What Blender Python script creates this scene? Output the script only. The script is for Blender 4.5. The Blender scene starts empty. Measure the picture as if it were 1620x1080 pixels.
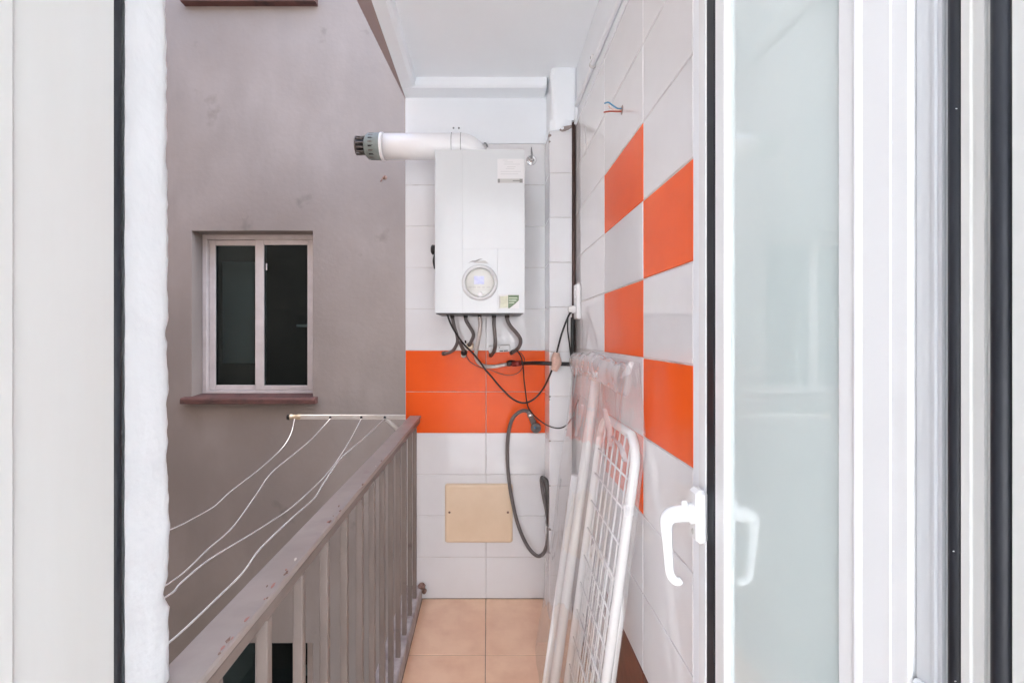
import bpy, math, random
from mathutils import Vector, Matrix, noise

random.seed(7)
S = bpy.context.scene
COL = S.collection
R = math.radians
ZC = 1.274                      # camera height above the balcony floor (m)
F = 745.0                       # focal length in photo pixels (1620 wide)
VX, VY = 772.0, 530.0           # vanishing point in the photo


def W(px, py, y):
    """point that the photo shows at pixel px,py, standing y metres away (used to read real sizes off the photo)"""
    return Vector(((px - VX) * y / F, y, ZC - (py - VY) * y / F))


# ------------------------------------------------------------------ camera
cam_d = bpy.data.cameras.new('camera')
cam_d.sensor_width = 36.0
cam_d.lens = F / 1620.0 * 36.0
cam_d.shift_x = (810 - VX) / 1620.0
cam_d.shift_y = -(540 - VY) / 1620.0
cam_d.clip_start = 0.02
cam_d.clip_end = 200
cam = bpy.data.objects.new('camera', cam_d)
cam.location = (0, 0, ZC)
cam.rotation_euler = (R(90), 0, 0)
COL.objects.link(cam)
S.camera = cam

# ------------------------------------------------------------------ sky, sun, exposure
SUN_EL, SUN_AZ = R(50), R(60)
w = bpy.data.worlds.new('World')
S.world = w
w.use_nodes = True
nt = w.node_tree
sky = nt.nodes.new('ShaderNodeTexSky')
sky.sky_type = 'NISHITA'
sky.sun_disc = False
sky.sun_elevation = SUN_EL
sky.sun_rotation = SUN_AZ
sky.air_density = 1.0
sky.dust_density = 4.0
hs = nt.nodes.new('ShaderNodeHueSaturation')
hs.inputs['Saturation'].default_value = 0.80      # thin overcast: a nearly white sky
nt.links.new(sky.outputs[0], hs.inputs['Color'])
bg = nt.nodes['Background']
nt.links.new(hs.outputs[0], bg.inputs[0])
bg.inputs[1].default_value = 0.15

sun_d = bpy.data.lights.new('sun', 'SUN')
sun_d.energy = 1.5
sun_d.angle = R(20)
sun_d.color = (1.0, 0.995, 0.985)
sun = bpy.data.objects.new('sun', sun_d)
sv = Vector((math.sin(SUN_AZ) * math.cos(SUN_EL), math.cos(SUN_AZ) * math.cos(SUN_EL), math.sin(SUN_EL)))
sun.rotation_euler = (-sv).to_track_quat('-Z', 'Y').to_euler()
sun.location = (3, 6, 6)
COL.objects.link(sun)

S.view_settings.view_transform = 'Standard'
S.view_settings.look = 'None'
S.view_settings.gamma = 1
S.view_settings.exposure = 3.0
S.view_settings.use_curve_mapping = False
S.render.engine = 'CYCLES'
S.cycles.max_bounces = 10
S.cycles.diffuse_bounces = 6
S.cycles.glossy_bounces = 4
S.cycles.use_adaptive_sampling = True
S.cycles.adaptive_threshold = 0.02
S.cycles.transparent_max_bounces = 24
S.cycles.use_denoising = True

# ------------------------------------------------------------------ materials
M = {}


def mat(name, col, rough=0.5, col2=None, scale=6.0, detail=5.0, bump=0.0, bscale=40.0, metallic=0.0, coat=0.0,
        spec=0.5, lo=0.35, hi=0.65, rvar=0.0, stretch=(1, 1, 1), coat_ior=1.5):
    m = bpy.data.materials.new(name)
    m.use_nodes = True
    t = m.node_tree
    p = t.nodes['Principled BSDF']
    p.inputs['Base Color'].default_value = (*col, 1)
    p.inputs['Roughness'].default_value = rough
    p.inputs['Metallic'].default_value = metallic
    p.inputs['Specular IOR Level'].default_value = spec
    p.inputs['Coat Weight'].default_value = coat
    p.inputs['Coat Roughness'].default_value = 0.04
    p.inputs['Coat IOR'].default_value = coat_ior
    geo = t.nodes.new('ShaderNodeNewGeometry')
    mp = t.nodes.new('ShaderNodeMapping')
    mp.inputs['Scale'].default_value = stretch
    t.links.new(geo.outputs['Position'], mp.inputs['Vector'])
    if col2 is not None or rvar:
        n = t.nodes.new('ShaderNodeTexNoise')
        n.inputs['Scale'].default_value = scale
        n.inputs['Detail'].default_value = detail
        n.inputs['Roughness'].default_value = 0.6
        t.links.new(mp.outputs[0], n.inputs['Vector'])
        cr = t.nodes.new('ShaderNodeValToRGB')
        cr.color_ramp.elements[0].position = lo
        cr.color_ramp.elements[1].position = hi
        c2 = col2 if col2 is not None else col
        cr.color_ramp.elements[0].color = (*c2, 1)
        cr.color_ramp.elements[1].color = (*col, 1)
        t.links.new(n.outputs['Fac'], cr.inputs[0])
        t.links.new(cr.outputs[0], p.inputs['Base Color'])
        if rvar:
            mr = t.nodes.new('ShaderNodeMapRange')
            mr.inputs['To Min'].default_value = max(0.0, rough - rvar)
            mr.inputs['To Max'].default_value = rough + rvar
            t.links.new(n.outputs['Fac'], mr.inputs['Value'])
            t.links.new(mr.outputs[0], p.inputs['Roughness'])
    if bump:
        nb = t.nodes.new('ShaderNodeTexNoise')
        nb.inputs['Scale'].default_value = bscale
        nb.inputs['Detail'].default_value = 6
        t.links.new(mp.outputs[0], nb.inputs['Vector'])
        b = t.nodes.new('ShaderNodeBump')
        b.inputs['Strength'].default_value = bump
        b.inputs['Distance'].default_value = 0.01
        t.links.new(nb.outputs['Fac'], b.inputs['Height'])
        t.links.new(b.outputs[0], p.inputs['Normal'])
    M[name] = m
    return m


mat('tile_white', (0.755, 0.755, 0.765), 0.06, (0.71, 0.70, 0.705), scale=2.2, bump=0.010, bscale=7, spec=0.5)
mat('tile_orange', (0.90, 0.128, 0.020), 0.22, (0.83, 0.106, 0.016), scale=3, bump=0.012, bscale=7, spec=0.14)
mat('tile_brown', (0.22, 0.062, 0.028), 0.35, (0.12, 0.034, 0.018), scale=14, bump=0.05)
mat('tile_floor', (0.88, 0.59, 0.40), 0.33, (0.77, 0.46, 0.30), scale=7, detail=8, bump=0.03, bscale=60, rvar=0.12, lo=0.3, hi=0.62)
mat('grout', (0.62, 0.60, 0.59), 0.9, (0.42, 0.36, 0.33), scale=9, lo=0.3, hi=0.5, bump=0.2, bscale=120)
mat('grout_floor', (0.42, 0.29, 0.22), 0.95, (0.22, 0.14, 0.10), scale=15, bump=0.2, bscale=120)
mat('plaster', (0.86, 0.895, 0.93), 0.75, (0.83, 0.865, 0.895), scale=2.2, bump=0.10, bscale=16)
mat('plaster_rough', (0.76, 0.785, 0.80), 0.6, (0.72, 0.745, 0.76), scale=8, bump=0.22, bscale=30)
mat('ceiling_paint', (0.89, 0.925, 0.955), 0.4, (0.865, 0.90, 0.925), scale=2.0, bump=0.07, bscale=14)
mat('ground_dark', (0.12, 0.115, 0.11), 0.9, (0.07, 0.07, 0.068), scale=5)
mat('plaster_dark', (0.30, 0.25, 0.23), 0.9, bump=0.5, bscale=60)
mat('metal_white', (0.86, 0.865, 0.87), 0.28, coat=0.3)
mat('frame_white', (0.74, 0.75, 0.755), 0.32, (0.70, 0.70, 0.695), scale=3, stretch=(6, 6, 0.4), lo=0.25, hi=0.5)
mat('frame_cream', (0.66, 0.665, 0.65), 0.35, (0.62, 0.62, 0.595), scale=2, stretch=(4, 4, 0.5))
mat('rubber', (0.010, 0.011, 0.015), 0.42, (0.022, 0.024, 0.030), scale=5, stretch=(8, 8, 0.5), spec=0.3)
mat('frame_grey', (0.60, 0.62, 0.64), 0.35, (0.55, 0.56, 0.57), scale=3, stretch=(6, 6, 0.4))
mat('handle_white', (0.80, 0.80, 0.80), 0.22, coat=0.5)
mat('boiler_white', (0.63, 0.66, 0.665), 0.22, (0.615, 0.64, 0.645), scale=2, coat=0.2)
mat('boiler_dial', (0.62, 0.63, 0.63), 0.25, coat=0.5)
mat('dial_face', (0.60, 0.61, 0.57), 0.2, coat=0.3)
mat('lcd', (0.46, 0.49, 0.72), 0.2, (0.58, 0.61, 0.74), scale=60)
mat('ink_grey', (0.24, 0.24, 0.23), 0.5)
mat('ink_light', (0.48, 0.48, 0.46), 0.5)
mat('sticker_white', (0.70, 0.70, 0.70), 0.45)
mat('sticker_green', (0.13, 0.20, 0.10), 0.4, (0.19, 0.26, 0.15), scale=50)
mat('sticker_cream', (0.66, 0.66, 0.50), 0.4, (0.55, 0.56, 0.42), scale=40)
mat('sticker_pale', (0.55, 0.62, 0.47), 0.4)
mat('black_plastic', (0.012, 0.011, 0.011), 0.4)
mat('cable_black', (0.010, 0.009, 0.009), 0.42)
mat('hose_grey', (0.12, 0.105, 0.10), 0.5, (0.165, 0.145, 0.14), scale=30)
mat('hose_dark', (0.05, 0.05, 0.05), 0.5, (0.085, 0.08, 0.075), scale=30)
mat('hose_white', (0.60, 0.55, 0.52), 0.45, (0.50, 0.45, 0.42), scale=30)
mat('chrome', (0.72, 0.72, 0.72), 0.25, metallic=1.0)
mat('zinc', (0.36, 0.37, 0.37), 0.35, (0.22, 0.22, 0.22), scale=60, metallic=0.8)
mat('flue_cap', (0.24, 0.275, 0.26), 0.5, (0.19, 0.22, 0.205), scale=40)
mat('flue_dark', (0.11, 0.095, 0.085), 0.4, (0.20, 0.175, 0.16), scale=60, metallic=0.5)
mat('cream_plastic', (0.78, 0.61, 0.435), 0.4, (0.74, 0.565, 0.39), scale=7, bump=0.02)
mat('tape_pink', (0.70, 0.48, 0.40), 0.55, (0.55, 0.36, 0.30), scale=80, bump=0.3, bscale=150)
mat('brass', (0.55, 0.42, 0.27), 0.4, (0.66, 0.55, 0.42), scale=60, metallic=0.3)
mat('red_plastic', (0.24, 0.02, 0.015), 0.45)
mat('wire_blue', (0.05, 0.20, 0.34), 0.4)
mat('wire_brown', (0.38, 0.07, 0.04), 0.4)
mat('brown_pipe', (0.055, 0.030, 0.026), 0.55, (0.09, 0.045, 0.035), scale=30)
mat('window_alu', (0.64, 0.58, 0.56), 0.4, (0.56, 0.50, 0.48), scale=9)
mat('sill_red', (0.125, 0.052, 0.044), 0.65, (0.045, 0.028, 0.025), scale=9, bump=0.3, bscale=50, lo=0.3, hi=0.55)
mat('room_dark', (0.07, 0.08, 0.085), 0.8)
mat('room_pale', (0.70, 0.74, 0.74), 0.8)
mat('rope', (0.84, 0.82, 0.80), 0.6)
mat('bracket_white', (0.70, 0.665, 0.62), 0.45, (0.60, 0.54, 0.48), scale=14)
mat('rust', (0.16, 0.07, 0.045), 0.8, (0.30, 0.20, 0.16), scale=70, bump=0.4, bscale=90)
mat('rack_white', (0.86, 0.855, 0.84), 0.3, coat=0.3)
mat('curb_paint', (0.50, 0.46, 0.455), 0.7, (0.30, 0.26, 0.25), scale=14, bump=0.3, bscale=40)
mat('bounce_floor', (0.80, 0.79, 0.78), 0.5)
mat('shade_wall_grey', (0.26, 0.26, 0.26), 0.5)  # dark tone of the added walls that dim the jambs
mat('chip_pink', (0.42, 0.20, 0.17), 0.7)
mat('skirt_cream', (0.62, 0.55, 0.44), 0.6)


def mauve(name, base, stain, dark, scale, bump):
    """painted render: two scales of blotches and a few small dirty spots"""
    m = bpy.data.materials.new(name)
    m.use_nodes = True
    t = m.node_tree
    p = t.nodes['Principled BSDF']
    p.inputs['Roughness'].default_value = 0.85
    geo = t.nodes.new('ShaderNodeNewGeometry')

    def nz(sc, det, lo, hi, stretch=None):
        n = t.nodes.new('ShaderNodeTexNoise')
        n.inputs['Scale'].default_value = sc
        n.inputs['Detail'].default_value = det
        src = geo.outputs['Position']
        if stretch:
            mp = t.nodes.new('ShaderNodeMapping')
            mp.inputs['Scale'].default_value = stretch
            t.links.new(src, mp.inputs['Vector'])
            src = mp.outputs[0]
        t.links.new(src, n.inputs['Vector'])
        r = t.nodes.new('ShaderNodeMapRange')
        r.inputs['From Min'].default_value = lo
        r.inputs['From Max'].default_value = hi
        t.links.new(n.outputs['Fac'], r.inputs['Value'])
        return r.outputs[0]

    def mix(a, b, f):
        x = t.nodes.new('ShaderNodeMix')
        x.data_type = 'RGBA'
        t.links.new(f, x.inputs['Factor'])
        for s, v in ((x.inputs['A'], a), (x.inputs['B'], b)):
            if isinstance(v, tuple):
                s.default_value = (*v, 1)
            else:
                t.links.new(v, s)
        return x.outputs['Result']
    c = mix(base, stain, nz(scale, 5, 0.35, 0.68))
    c = mix(c, tuple(0.80 * v for v in base), nz(scale * 2.2, 7, 0.46, 0.76, (1.6, 1.6, 0.6)))
    c = mix(c, dark, nz(scale * 3.1, 9, 0.655, 0.82))
    t.links.new(c, p.inputs['Base Color'])
    nb = t.nodes.new('ShaderNodeTexNoise')
    nb.inputs['Scale'].default_value = 34
    nb.inputs['Detail'].default_value = 10
    t.links.new(geo.outputs['Position'], nb.inputs['Vector'])
    b = t.nodes.new('ShaderNodeBump')
    b.inputs['Strength'].default_value = bump
    b.inputs['Distance'].default_value = 0.01
    t.links.new(nb.outputs['Fac'], b.inputs['Height'])
    t.links.new(b.outputs[0], p.inputs['Normal'])
    M[name] = m


mauve('mauve_wall', (0.312, 0.266, 0.242), (0.235, 0.193, 0.170), (0.12, 0.098, 0.085), 1.25, 0.12)
mauve('mauve_slab', (0.42, 0.33, 0.32), (0.35, 0.275, 0.265), (0.17, 0.13, 0.12), 2.0, 0.2)
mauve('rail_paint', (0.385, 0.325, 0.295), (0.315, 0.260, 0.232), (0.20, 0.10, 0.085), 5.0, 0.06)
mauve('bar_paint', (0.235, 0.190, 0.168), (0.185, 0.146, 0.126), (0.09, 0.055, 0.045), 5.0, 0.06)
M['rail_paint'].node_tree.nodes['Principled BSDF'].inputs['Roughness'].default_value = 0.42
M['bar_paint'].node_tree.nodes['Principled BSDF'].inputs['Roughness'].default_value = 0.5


def glass_mats():
    # frosted door glass: smooth front, milky body
    m = mat('frosted_glass', (0.64, 0.735, 0.72), 0.30, (0.60, 0.70, 0.69), scale=2.5, coat=1.0, coat_ior=2.2)
    m.node_tree.nodes['Principled BSDF'].inputs['Coat Roughness'].default_value = 0.0
    # clear window glass
    m = bpy.data.materials.new('window_glass')
    m.use_nodes = True
    t = m.node_tree
    t.nodes.remove(t.nodes['Principled BSDF'])
    out = t.nodes['Material Output']
    tr = t.nodes.new('ShaderNodeBsdfTransparent')
    tr.inputs[0].default_value = (0.55, 0.62, 0.63, 1)
    gl = t.nodes.new('ShaderNodeBsdfGlossy')
    gl.inputs['Roughness'].default_value = 0.02
    gl.inputs['Color'].default_value = (0.42, 0.50, 0.52, 1)
    fr = t.nodes.new('ShaderNodeFresnel')
    fr.inputs['IOR'].default_value = 1.45
    mx = t.nodes.new('ShaderNodeMixShader')
    t.links.new(fr.outputs[0], mx.inputs[0])
    t.links.new(tr.outputs[0], mx.inputs[1])
    t.links.new(gl.outputs[0], mx.inputs[2])
    t.links.new(mx.outputs[0], out.inputs['Surface'])
    M['window_glass'] = m
    # crumpled clear film
    for name, milk in (('film', 0.12), ('film_fold', 0.40)):
        m = bpy.data.materials.new(name)
        m.use_nodes = True
        t = m.node_tree
        p = t.nodes['Principled BSDF']
        out = t.nodes['Material Output']
        p.inputs['Base Color'].default_value = (0.95, 0.94, 0.94, 1)
        p.inputs['Roughness'].default_value = 0.10
        p.inputs['Specular IOR Level'].default_value = 0.9
        geo = t.nodes.new('ShaderNodeNewGeometry')
        mp = t.nodes.new('ShaderNodeMapping')
        mp.inputs['Scale'].default_value = (1, 1.0, 0.45)
        t.links.new(geo.outputs['Position'], mp.inputs['Vector'])
        n = t.nodes.new('ShaderNodeTexNoise')
        n.inputs['Scale'].default_value = 7
        n.inputs['Detail'].default_value = 1.5
        n.inputs['Distortion'].default_value = 1.2
        t.links.new(mp.outputs[0], n.inputs['Vector'])
        b = t.nodes.new('ShaderNodeBump')
        b.inputs['Strength'].default_value = 0.35
        b.inputs['Distance'].default_value = 0.02
        t.links.new(n.outputs['Fac'], b.inputs['Height'])
        t.links.new(b.outputs[0], p.inputs['Normal'])
        tr = t.nodes.new('ShaderNodeBsdfTransparent')
        tr.inputs[0].default_value = (0.97, 0.97, 0.97, 1)
        fc = t.nodes.new('ShaderNodeLayerWeight')
        t.links.new(b.outputs[0], fc.inputs['Normal'])
        pw = t.nodes.new('ShaderNodeMath')
        pw.operation = 'POWER'
        pw.inputs[1].default_value = 3.0
        t.links.new(fc.outputs['Facing'], pw.inputs[0])
        lw = t.nodes.new('ShaderNodeMath')
        lw.operation = 'MULTIPLY_ADD'
        lw.inputs[1].default_value = 0.40
        lw.inputs[2].default_value = 0.03
        t.links.new(pw.outputs[0], lw.inputs[0])
        gl = t.nodes.new('ShaderNodeBsdfGlossy')
        gl.inputs['Roughness'].default_value = 0.06
        t.links.new(b.outputs[0], gl.inputs['Normal'])
        m1 = t.nodes.new('ShaderNodeMixShader')
        t.links.new(lw.outputs[0], m1.inputs[0])
        t.links.new(tr.outputs[0], m1.inputs[1])
        t.links.new(gl.outputs[0], m1.inputs[2])
        mx = t.nodes.new('ShaderNodeMixShader')
        mx.inputs[0].default_value = milk
        t.links.new(m1.outputs[0], mx.inputs[1])
        t.links.new(p.outputs[0], mx.inputs[2])
        t.links.new(mx.outputs[0], out.inputs['Surface'])
        M[name] = m


glass_mats()


# ------------------------------------------------------------------ mesh helpers
def catmull(pts, n=6):
    pts = [Vector(p) for p in pts]
    if len(pts) < 3:
        return pts
    out = []
    P = [pts[0] * 2 - pts[1]] + pts + [pts[-1] * 2 - pts[-2]]
    for i in range(1, len(P) - 2):
        a, b, c, d = P[i - 1], P[i], P[i + 1], P[i + 2]
        for k in range(n):
            t = k / n
            out.append(0.5 * ((2 * b) + (c - a) * t + (2 * a - 5 * b + 4 * c - d) * t * t + (3 * b - a - 3 * c + d) * t ** 3))
    out.append(pts[-1])
    return out


class MB:
    def __init__(self):
        self.v = []
        self.f = []
        self.s = []

    def add(self, vs, fs, smooth=False):
        o = len(self.v)
        self.v += [Vector(v) for v in vs]
        for f in fs:
            self.f.append([i + o for i in f])
            self.s.append(smooth)
        return self

    def box(self, x0, x1, y0, y1, z0, z1, c=0.0):
        """box, optionally with all edges chamfered by c"""
        if c <= 0:
            vs = [(x, y, z) for x in (x0, x1) for y in (y0, y1) for z in (z0, z1)]
            return self.add(vs, [(0, 1, 3, 2), (4, 6, 7, 5), (0, 4, 5, 1), (2, 3, 7, 6), (0, 2, 6, 4), (1, 5, 7, 3)])
        c = min(c, (x1 - x0) * 0.45, (y1 - y0) * 0.45, (z1 - z0) * 0.45)
        X, Y, Z = (x0, x1), (y0, y1), (z0, z1)
        ci = ((c, -c))
        vs, idx = [], {}
        for i in (0, 1):
            for j in (0, 1):
                for k in (0, 1):
                    for a in range(3):
                        p = [X[i] + ci[i], Y[j] + ci[j], Z[k] + ci[k]]
                        p[a] = (X[i], Y[j], Z[k])[a]
                        idx[(i, j, k, a)] = len(vs)
                        vs.append(p)
        fs = []
        for a, (b, d) in ((0, (1, 2)), (1, (2, 0)), (2, (0, 1))):
            for s in (0, 1):
                q = []
                for (u, t_) in ((0, 0), (1, 0), (1, 1), (0, 1)):
                    key = [0, 0, 0]
                    key[a], key[b], key[d] = s, u, t_
                    q.append(idx[(*key, a)])
                fs.append(q if s else q[::-1])
        for a in range(3):
            b, d = (a + 1) % 3, (a + 2) % 3
            for u in (0, 1):
                for t_ in (0, 1):
                    k0 = [0, 0, 0]; k1 = [0, 0, 0]
                    k0[a], k1[a] = 0, 1
                    k0[b] = k1[b] = u
                    k0[d] = k1[d] = t_
                    q = [idx[(*k0, b)], idx[(*k1, b)], idx[(*k1, d)], idx[(*k0, d)]]
                    fs.append(q if (u == t_) else q[::-1])
        for i in (0, 1):
            for j in (0, 1):
                for k in (0, 1):
                    q = [idx[(i, j, k, a)] for a in range(3)]
                    fs.append(q if (i + j + k) % 2 else q[::-1])
        return self.add(vs, fs)

    def tube(self, path, r, seg=10, smooth=True, n=6, caps=True, flat=1.0, flat_axis=None):
        """round tube along a path; r a number or a list along the raw points"""
        raw = [Vector(p) for p in path]
        pts = catmull(raw, n) if (smooth and len(raw) > 2) else raw
        if isinstance(r, (int, float)):
            rr = [r] * len(pts)
        else:
            rr = []
            for i in range(len(pts)):
                u = i / (len(pts) - 1) * (len(r) - 1)
                k = min(int(u), len(r) - 2)
                rr.append(r[k] + (r[k + 1] - r[k]) * (u - k))
        vs, fs = [], []
        T = [(pts[min(i + 1, len(pts) - 1)] - pts[max(i - 1, 0)]).normalized() for i in range(len(pts))]
        ref = Vector((0, 0, 1)) if abs(T[0].z) < 0.9 else Vector((0, 1, 0))
        if flat_axis is not None:
            ref = Vector(flat_axis)
        N = (ref - T[0] * ref.dot(T[0])).normalized()
        for i, p in enumerate(pts):
            N = (N - T[i] * N.dot(T[i])).normalized()
            B = T[i].cross(N)
            for k in range(seg):
                a = 2 * math.pi * k / seg
                vs.append(p + (N * math.cos(a) * flat + B * math.sin(a)) * rr[i])
        for i in range(len(pts) - 1):
            for k in range(seg):
                k2 = (k + 1) % seg
                fs.append((i * seg + k, i * seg + k2, (i + 1) * seg + k2, (i + 1) * seg + k))
        self.add(vs, fs, True)
        if caps:
            o = len(self.v) - len(vs)
            self.f.append([o + k for k in range(seg)][::-1]); self.s.append(False)
            self.f.append([o + (len(pts) - 1) * seg + k for k in range(seg)]); self.s.append(False)
        return self

    def lathe(self, centre, axis, prof, seg=24, smooth=True):
        """profile [(r, h)...] spun about axis through centre"""
        ax = Vector(axis).normalized()
        ref = Vector((0, 0, 1)) if abs(ax.z) < 0.9 else Vector((1, 0, 0))
        u = ax.cross(ref).normalized()
        v = ax.cross(u)
        c = Vector(centre)
        vs, fs = [], []
        for (r, h) in prof:
            for k in range(seg):
                a = 2 * math.pi * k / seg
                vs.append(c + ax * h + (u * math.cos(a) + v * math.sin(a)) * max(r, 1e-5))
        for i in range(len(prof) - 1):
            for k in range(seg):
                k2 = (k + 1) % seg
                fs.append((i * seg + k, i * seg + k2, (i + 1) * seg + k2, (i + 1) * seg + k))
        return self.add(vs, fs, smooth)

    def prism(self, poly, a0, a1, axis='z', smooth=False):
        """polygon in the plane of the two other axes, extruded along axis"""
        def pt(p, a):
            return {'z': (p[0], p[1], a), 'y': (p[0], a, p[1]), 'x': (a, p[0], p[1])}[axis]
        n = len(poly)
        vs = [pt(p, a0) for p in poly] + [pt(p, a1) for p in poly]
        fs = [(i, (i + 1) % n, n + (i + 1) % n, n + i) for i in range(n)]
        fs += [tuple(range(n))[::-1], tuple(range(n, 2 * n))]
        return self.add(vs, fs, smooth)

    def build(self, name, m, parent=None, origin=None, recalc=True):
        xs = [v.x for v in self.v]; ys = [v.y for v in self.v]; zs = [v.z for v in self.v]
        if origin is None:
            origin = Vector(((min(xs) + max(xs)) / 2, (min(ys) + max(ys)) / 2, min(zs)))
        origin = Vector(origin)
        me = bpy.data.meshes.new(name)
        me.from_pydata([v - origin for v in self.v], [], self.f)
        me.polygons.foreach_set('use_smooth', self.s)
        if recalc:
            import bmesh
            bm = bmesh.new()
            bm.from_mesh(me)
            bmesh.ops.recalc_face_normals(bm, faces=bm.faces)
            bm.to_mesh(me)
            bm.free()
        me.materials.append(M[m])
        o = bpy.data.objects.new(name, me)
        COL.objects.link(o)
        if parent is not None:
            o.parent = parent
            o.location = origin - world_loc(parent)
        else:
            o.location = origin
        return o


def world_loc(o):
    l = Vector(o.location)
    while o.parent is not None:
        o = o.parent
        l += o.location
    return l


def tag(o, label, cat, group=None):
    o['label'] = label
    o['category'] = cat
    if group:
        o['group'] = group
    return o


def thing(name, loc, label, cat, group=None):
    o = bpy.data.objects.new(name, None)
    o.empty_display_size = 0.05
    o.location = loc
    COL.objects.link(o)
    return tag(o, label, cat, group)


def structure(o):
    o['kind'] = 'structure'
    return o


# ------------------------------------------------------------------ tiles (each one an object, meshes shared)
TILE = {}


def tile_mesh(name, w, h, m, th=0.008, c=0.0016):
    """tile lying in local XZ, face towards -Y, bevelled rim; origin at the face centre"""
    key = (name, round(w, 4), round(h, 4), m)
    if key not in TILE:
        a, b = w / 2, h / 2
        vs = []
        for (x, z, y) in ((a, b, th), (a, b, c), (a - c, b - c, 0)):
            vs += [(-x, y, -z), (x, y, -z), (x, y, z), (-x, y, z)]
        fs = []
        for r in (0, 4):
            for k in range(4):
                k2 = (k + 1) % 4
                fs.append((r + k, r + 4 + k, r + 4 + k2, r + k2)[::-1])
        fs.append((8, 9, 10, 11))
        me = bpy.data.meshes.new(name)
        me.from_pydata(vs, [], fs)
        me.materials.append(M[m])
        TILE[key] = me
    return TILE[key]


def put_tile(name, m, parent, centre, w, h, face, jit=0.0016):
    """face: 'y-' back wall, 'x-' right wall (looks to -X), 'z+' floor"""
    o = bpy.data.objects.new(name, tile_mesh(name, w, h, m))
    COL.objects.link(o)
    o.parent = parent
    j = lambda: random.uniform(-jit, jit)
    base = {'y-': Matrix.Identity(3), 'x-': Matrix.Rotation(R(-90), 3, 'Z'), 'z+': Matrix.Rotation(R(-90), 3, 'X')}[face]
    from mathutils import Euler
    o.rotation_euler = (base @ Euler((j(), j() * 0.15, j())).to_matrix()).to_euler()
    o.location = Vector(centre) - world_loc(parent)
    return o


BW = 2.28           # back wall face
RW = 0.395          # right wall face
LX = -0.40          # free left end of back wall
CEIL = 2.468
J = 0.0030          # joint width

# ------------------------------------------------------------------ floor
fl = structure(MB().box(-0.41, 0.50, 0.26, 2.40, -0.16, -0.0022).build('floor', 'grout_floor'))
structure(MB().box(-1.6, 2.6, -2.9, 0.259, -0.16, 0.0).build('bounce_floor', 'bounce_floor'))  # unseen pale floor behind the camera, added to bounce light up to the ceiling
structure(MB().box(-1.8, 2.6, -3.1, -2.9, -0.16, 3.4).build('bounce_back_wall', 'plaster'))  # unseen white wall, added as a reflector facing the balcony
structure(MB().box(-1.8, -1.6, -2.9, 0.259, -0.16, 2.6).build('bounce_side_wall', 'plaster'))  # added out of view to bounce light in from the left
structure(MB().box(-1.6, 2.6, -1.05, 0.259, 2.6, 2.76).build('shade_ceiling', 'plaster'))  # partial unseen roof, added to keep sky light off the jambs
structure(MB().box(0.88, 1.00, -1.05, 0.259, 0.001, 2.599).build('shade_wall', 'shade_wall_grey'))  # dark unseen wall, added to cut the light reaching the door jambs
structure(MB().box(-1.00, -0.88, -1.05, 0.259, 0.001, 2.599).build('shade_wall', 'shade_wall_grey'))  # matching left one, also added to dim the jambs
structure(MB().box(-0.361, 0.394, 0.30, 0.5285, 2.305, CEIL + 0.16).build('shade_lintel', 'plaster'))  # added above the view to cut high sky light on the end wall
for (x0, x1) in ((-0.318, -0.010), (-0.010, 0.392)):
    for k in range(5):
        y1 = BW - 0.401 * k
        y0 = y1 - 0.401
        put_tile('floor_tile', 'tile_floor', fl, ((x0 + x1) / 2, (y0 + y1) / 2, 0.0), x1 - x0 - J, y1 - y0 - J, 'z+', 0.0012)

# ------------------------------------------------------------------ ceiling slab
ce = structure(MB().box(LX, 0.50, 0.53, 2.40, CEIL, CEIL + 0.16).build('ceiling', 'ceiling_paint'))
lip = MB()
lip.prism([(LX, CEIL - 0.0), (LX, 2.421), (-0.352, 2.421), (-0.338, 2.431), (-0.333, CEIL)], 0.53, 2.179, 'y')
lip.build('edge_lip', 'ceiling_paint', ce)
lip = MB()
lip.prism([(2.281, CEIL), (2.281, 2.4215), (2.188, 2.4215), (2.181, 2.4285), (2.180, CEIL)], LX, 0.272, 'x')
lip.build('edge_lip', 'ceiling_paint', ce)
sl = MB()
sl.prism([(LX - 0.001, 0.54), (LX - 0.001, 2.28), (LX - 0.004, 2.28), (-0.525, 0.54)], 2.4215, CEIL + 0.16, 'z')
sl.build('slab_edge', 'mauve_slab', ce)

# ------------------------------------------------------------------ back wall
bw = MB().box(LX, 0.50, BW + 0.0022, 2.40, 0.0, 2.1995)
bw.box(LX, 0.50, BW + 0.0004, 2.40, 2.1995, CEIL - 0.0005)
o_bw = thing('back_wall', (0, BW, 0), 'end wall of white tiles with a double orange band, boiler hung on it', 'wall')
MB().box(LX, 0.50, BW + 0.0022, 2.40, 0.0, 2.199).build('mortar_bed', 'grout', o_bw)
MB().box(LX, 0.50, BW + 0.0006, 2.40, 2.2005, CEIL - 0.0005).build('plaster_field', 'plaster', o_bw)
for r in range(11):
    for (x0, x1) in ((LX, -0.0092), (-0.0092, 0.278)):
        z0, z1 = r * 0.2, r * 0.2 + 0.2
        m = 'tile_orange' if r in (4, 5) else 'tile_white'
        put_tile('tile', m, o_bw, ((x0 + x1) / 2, BW, (z0 + z1) / 2), x1 - x0 - J * 0.8, 0.2 - J * 0.8, 'y-')

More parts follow.
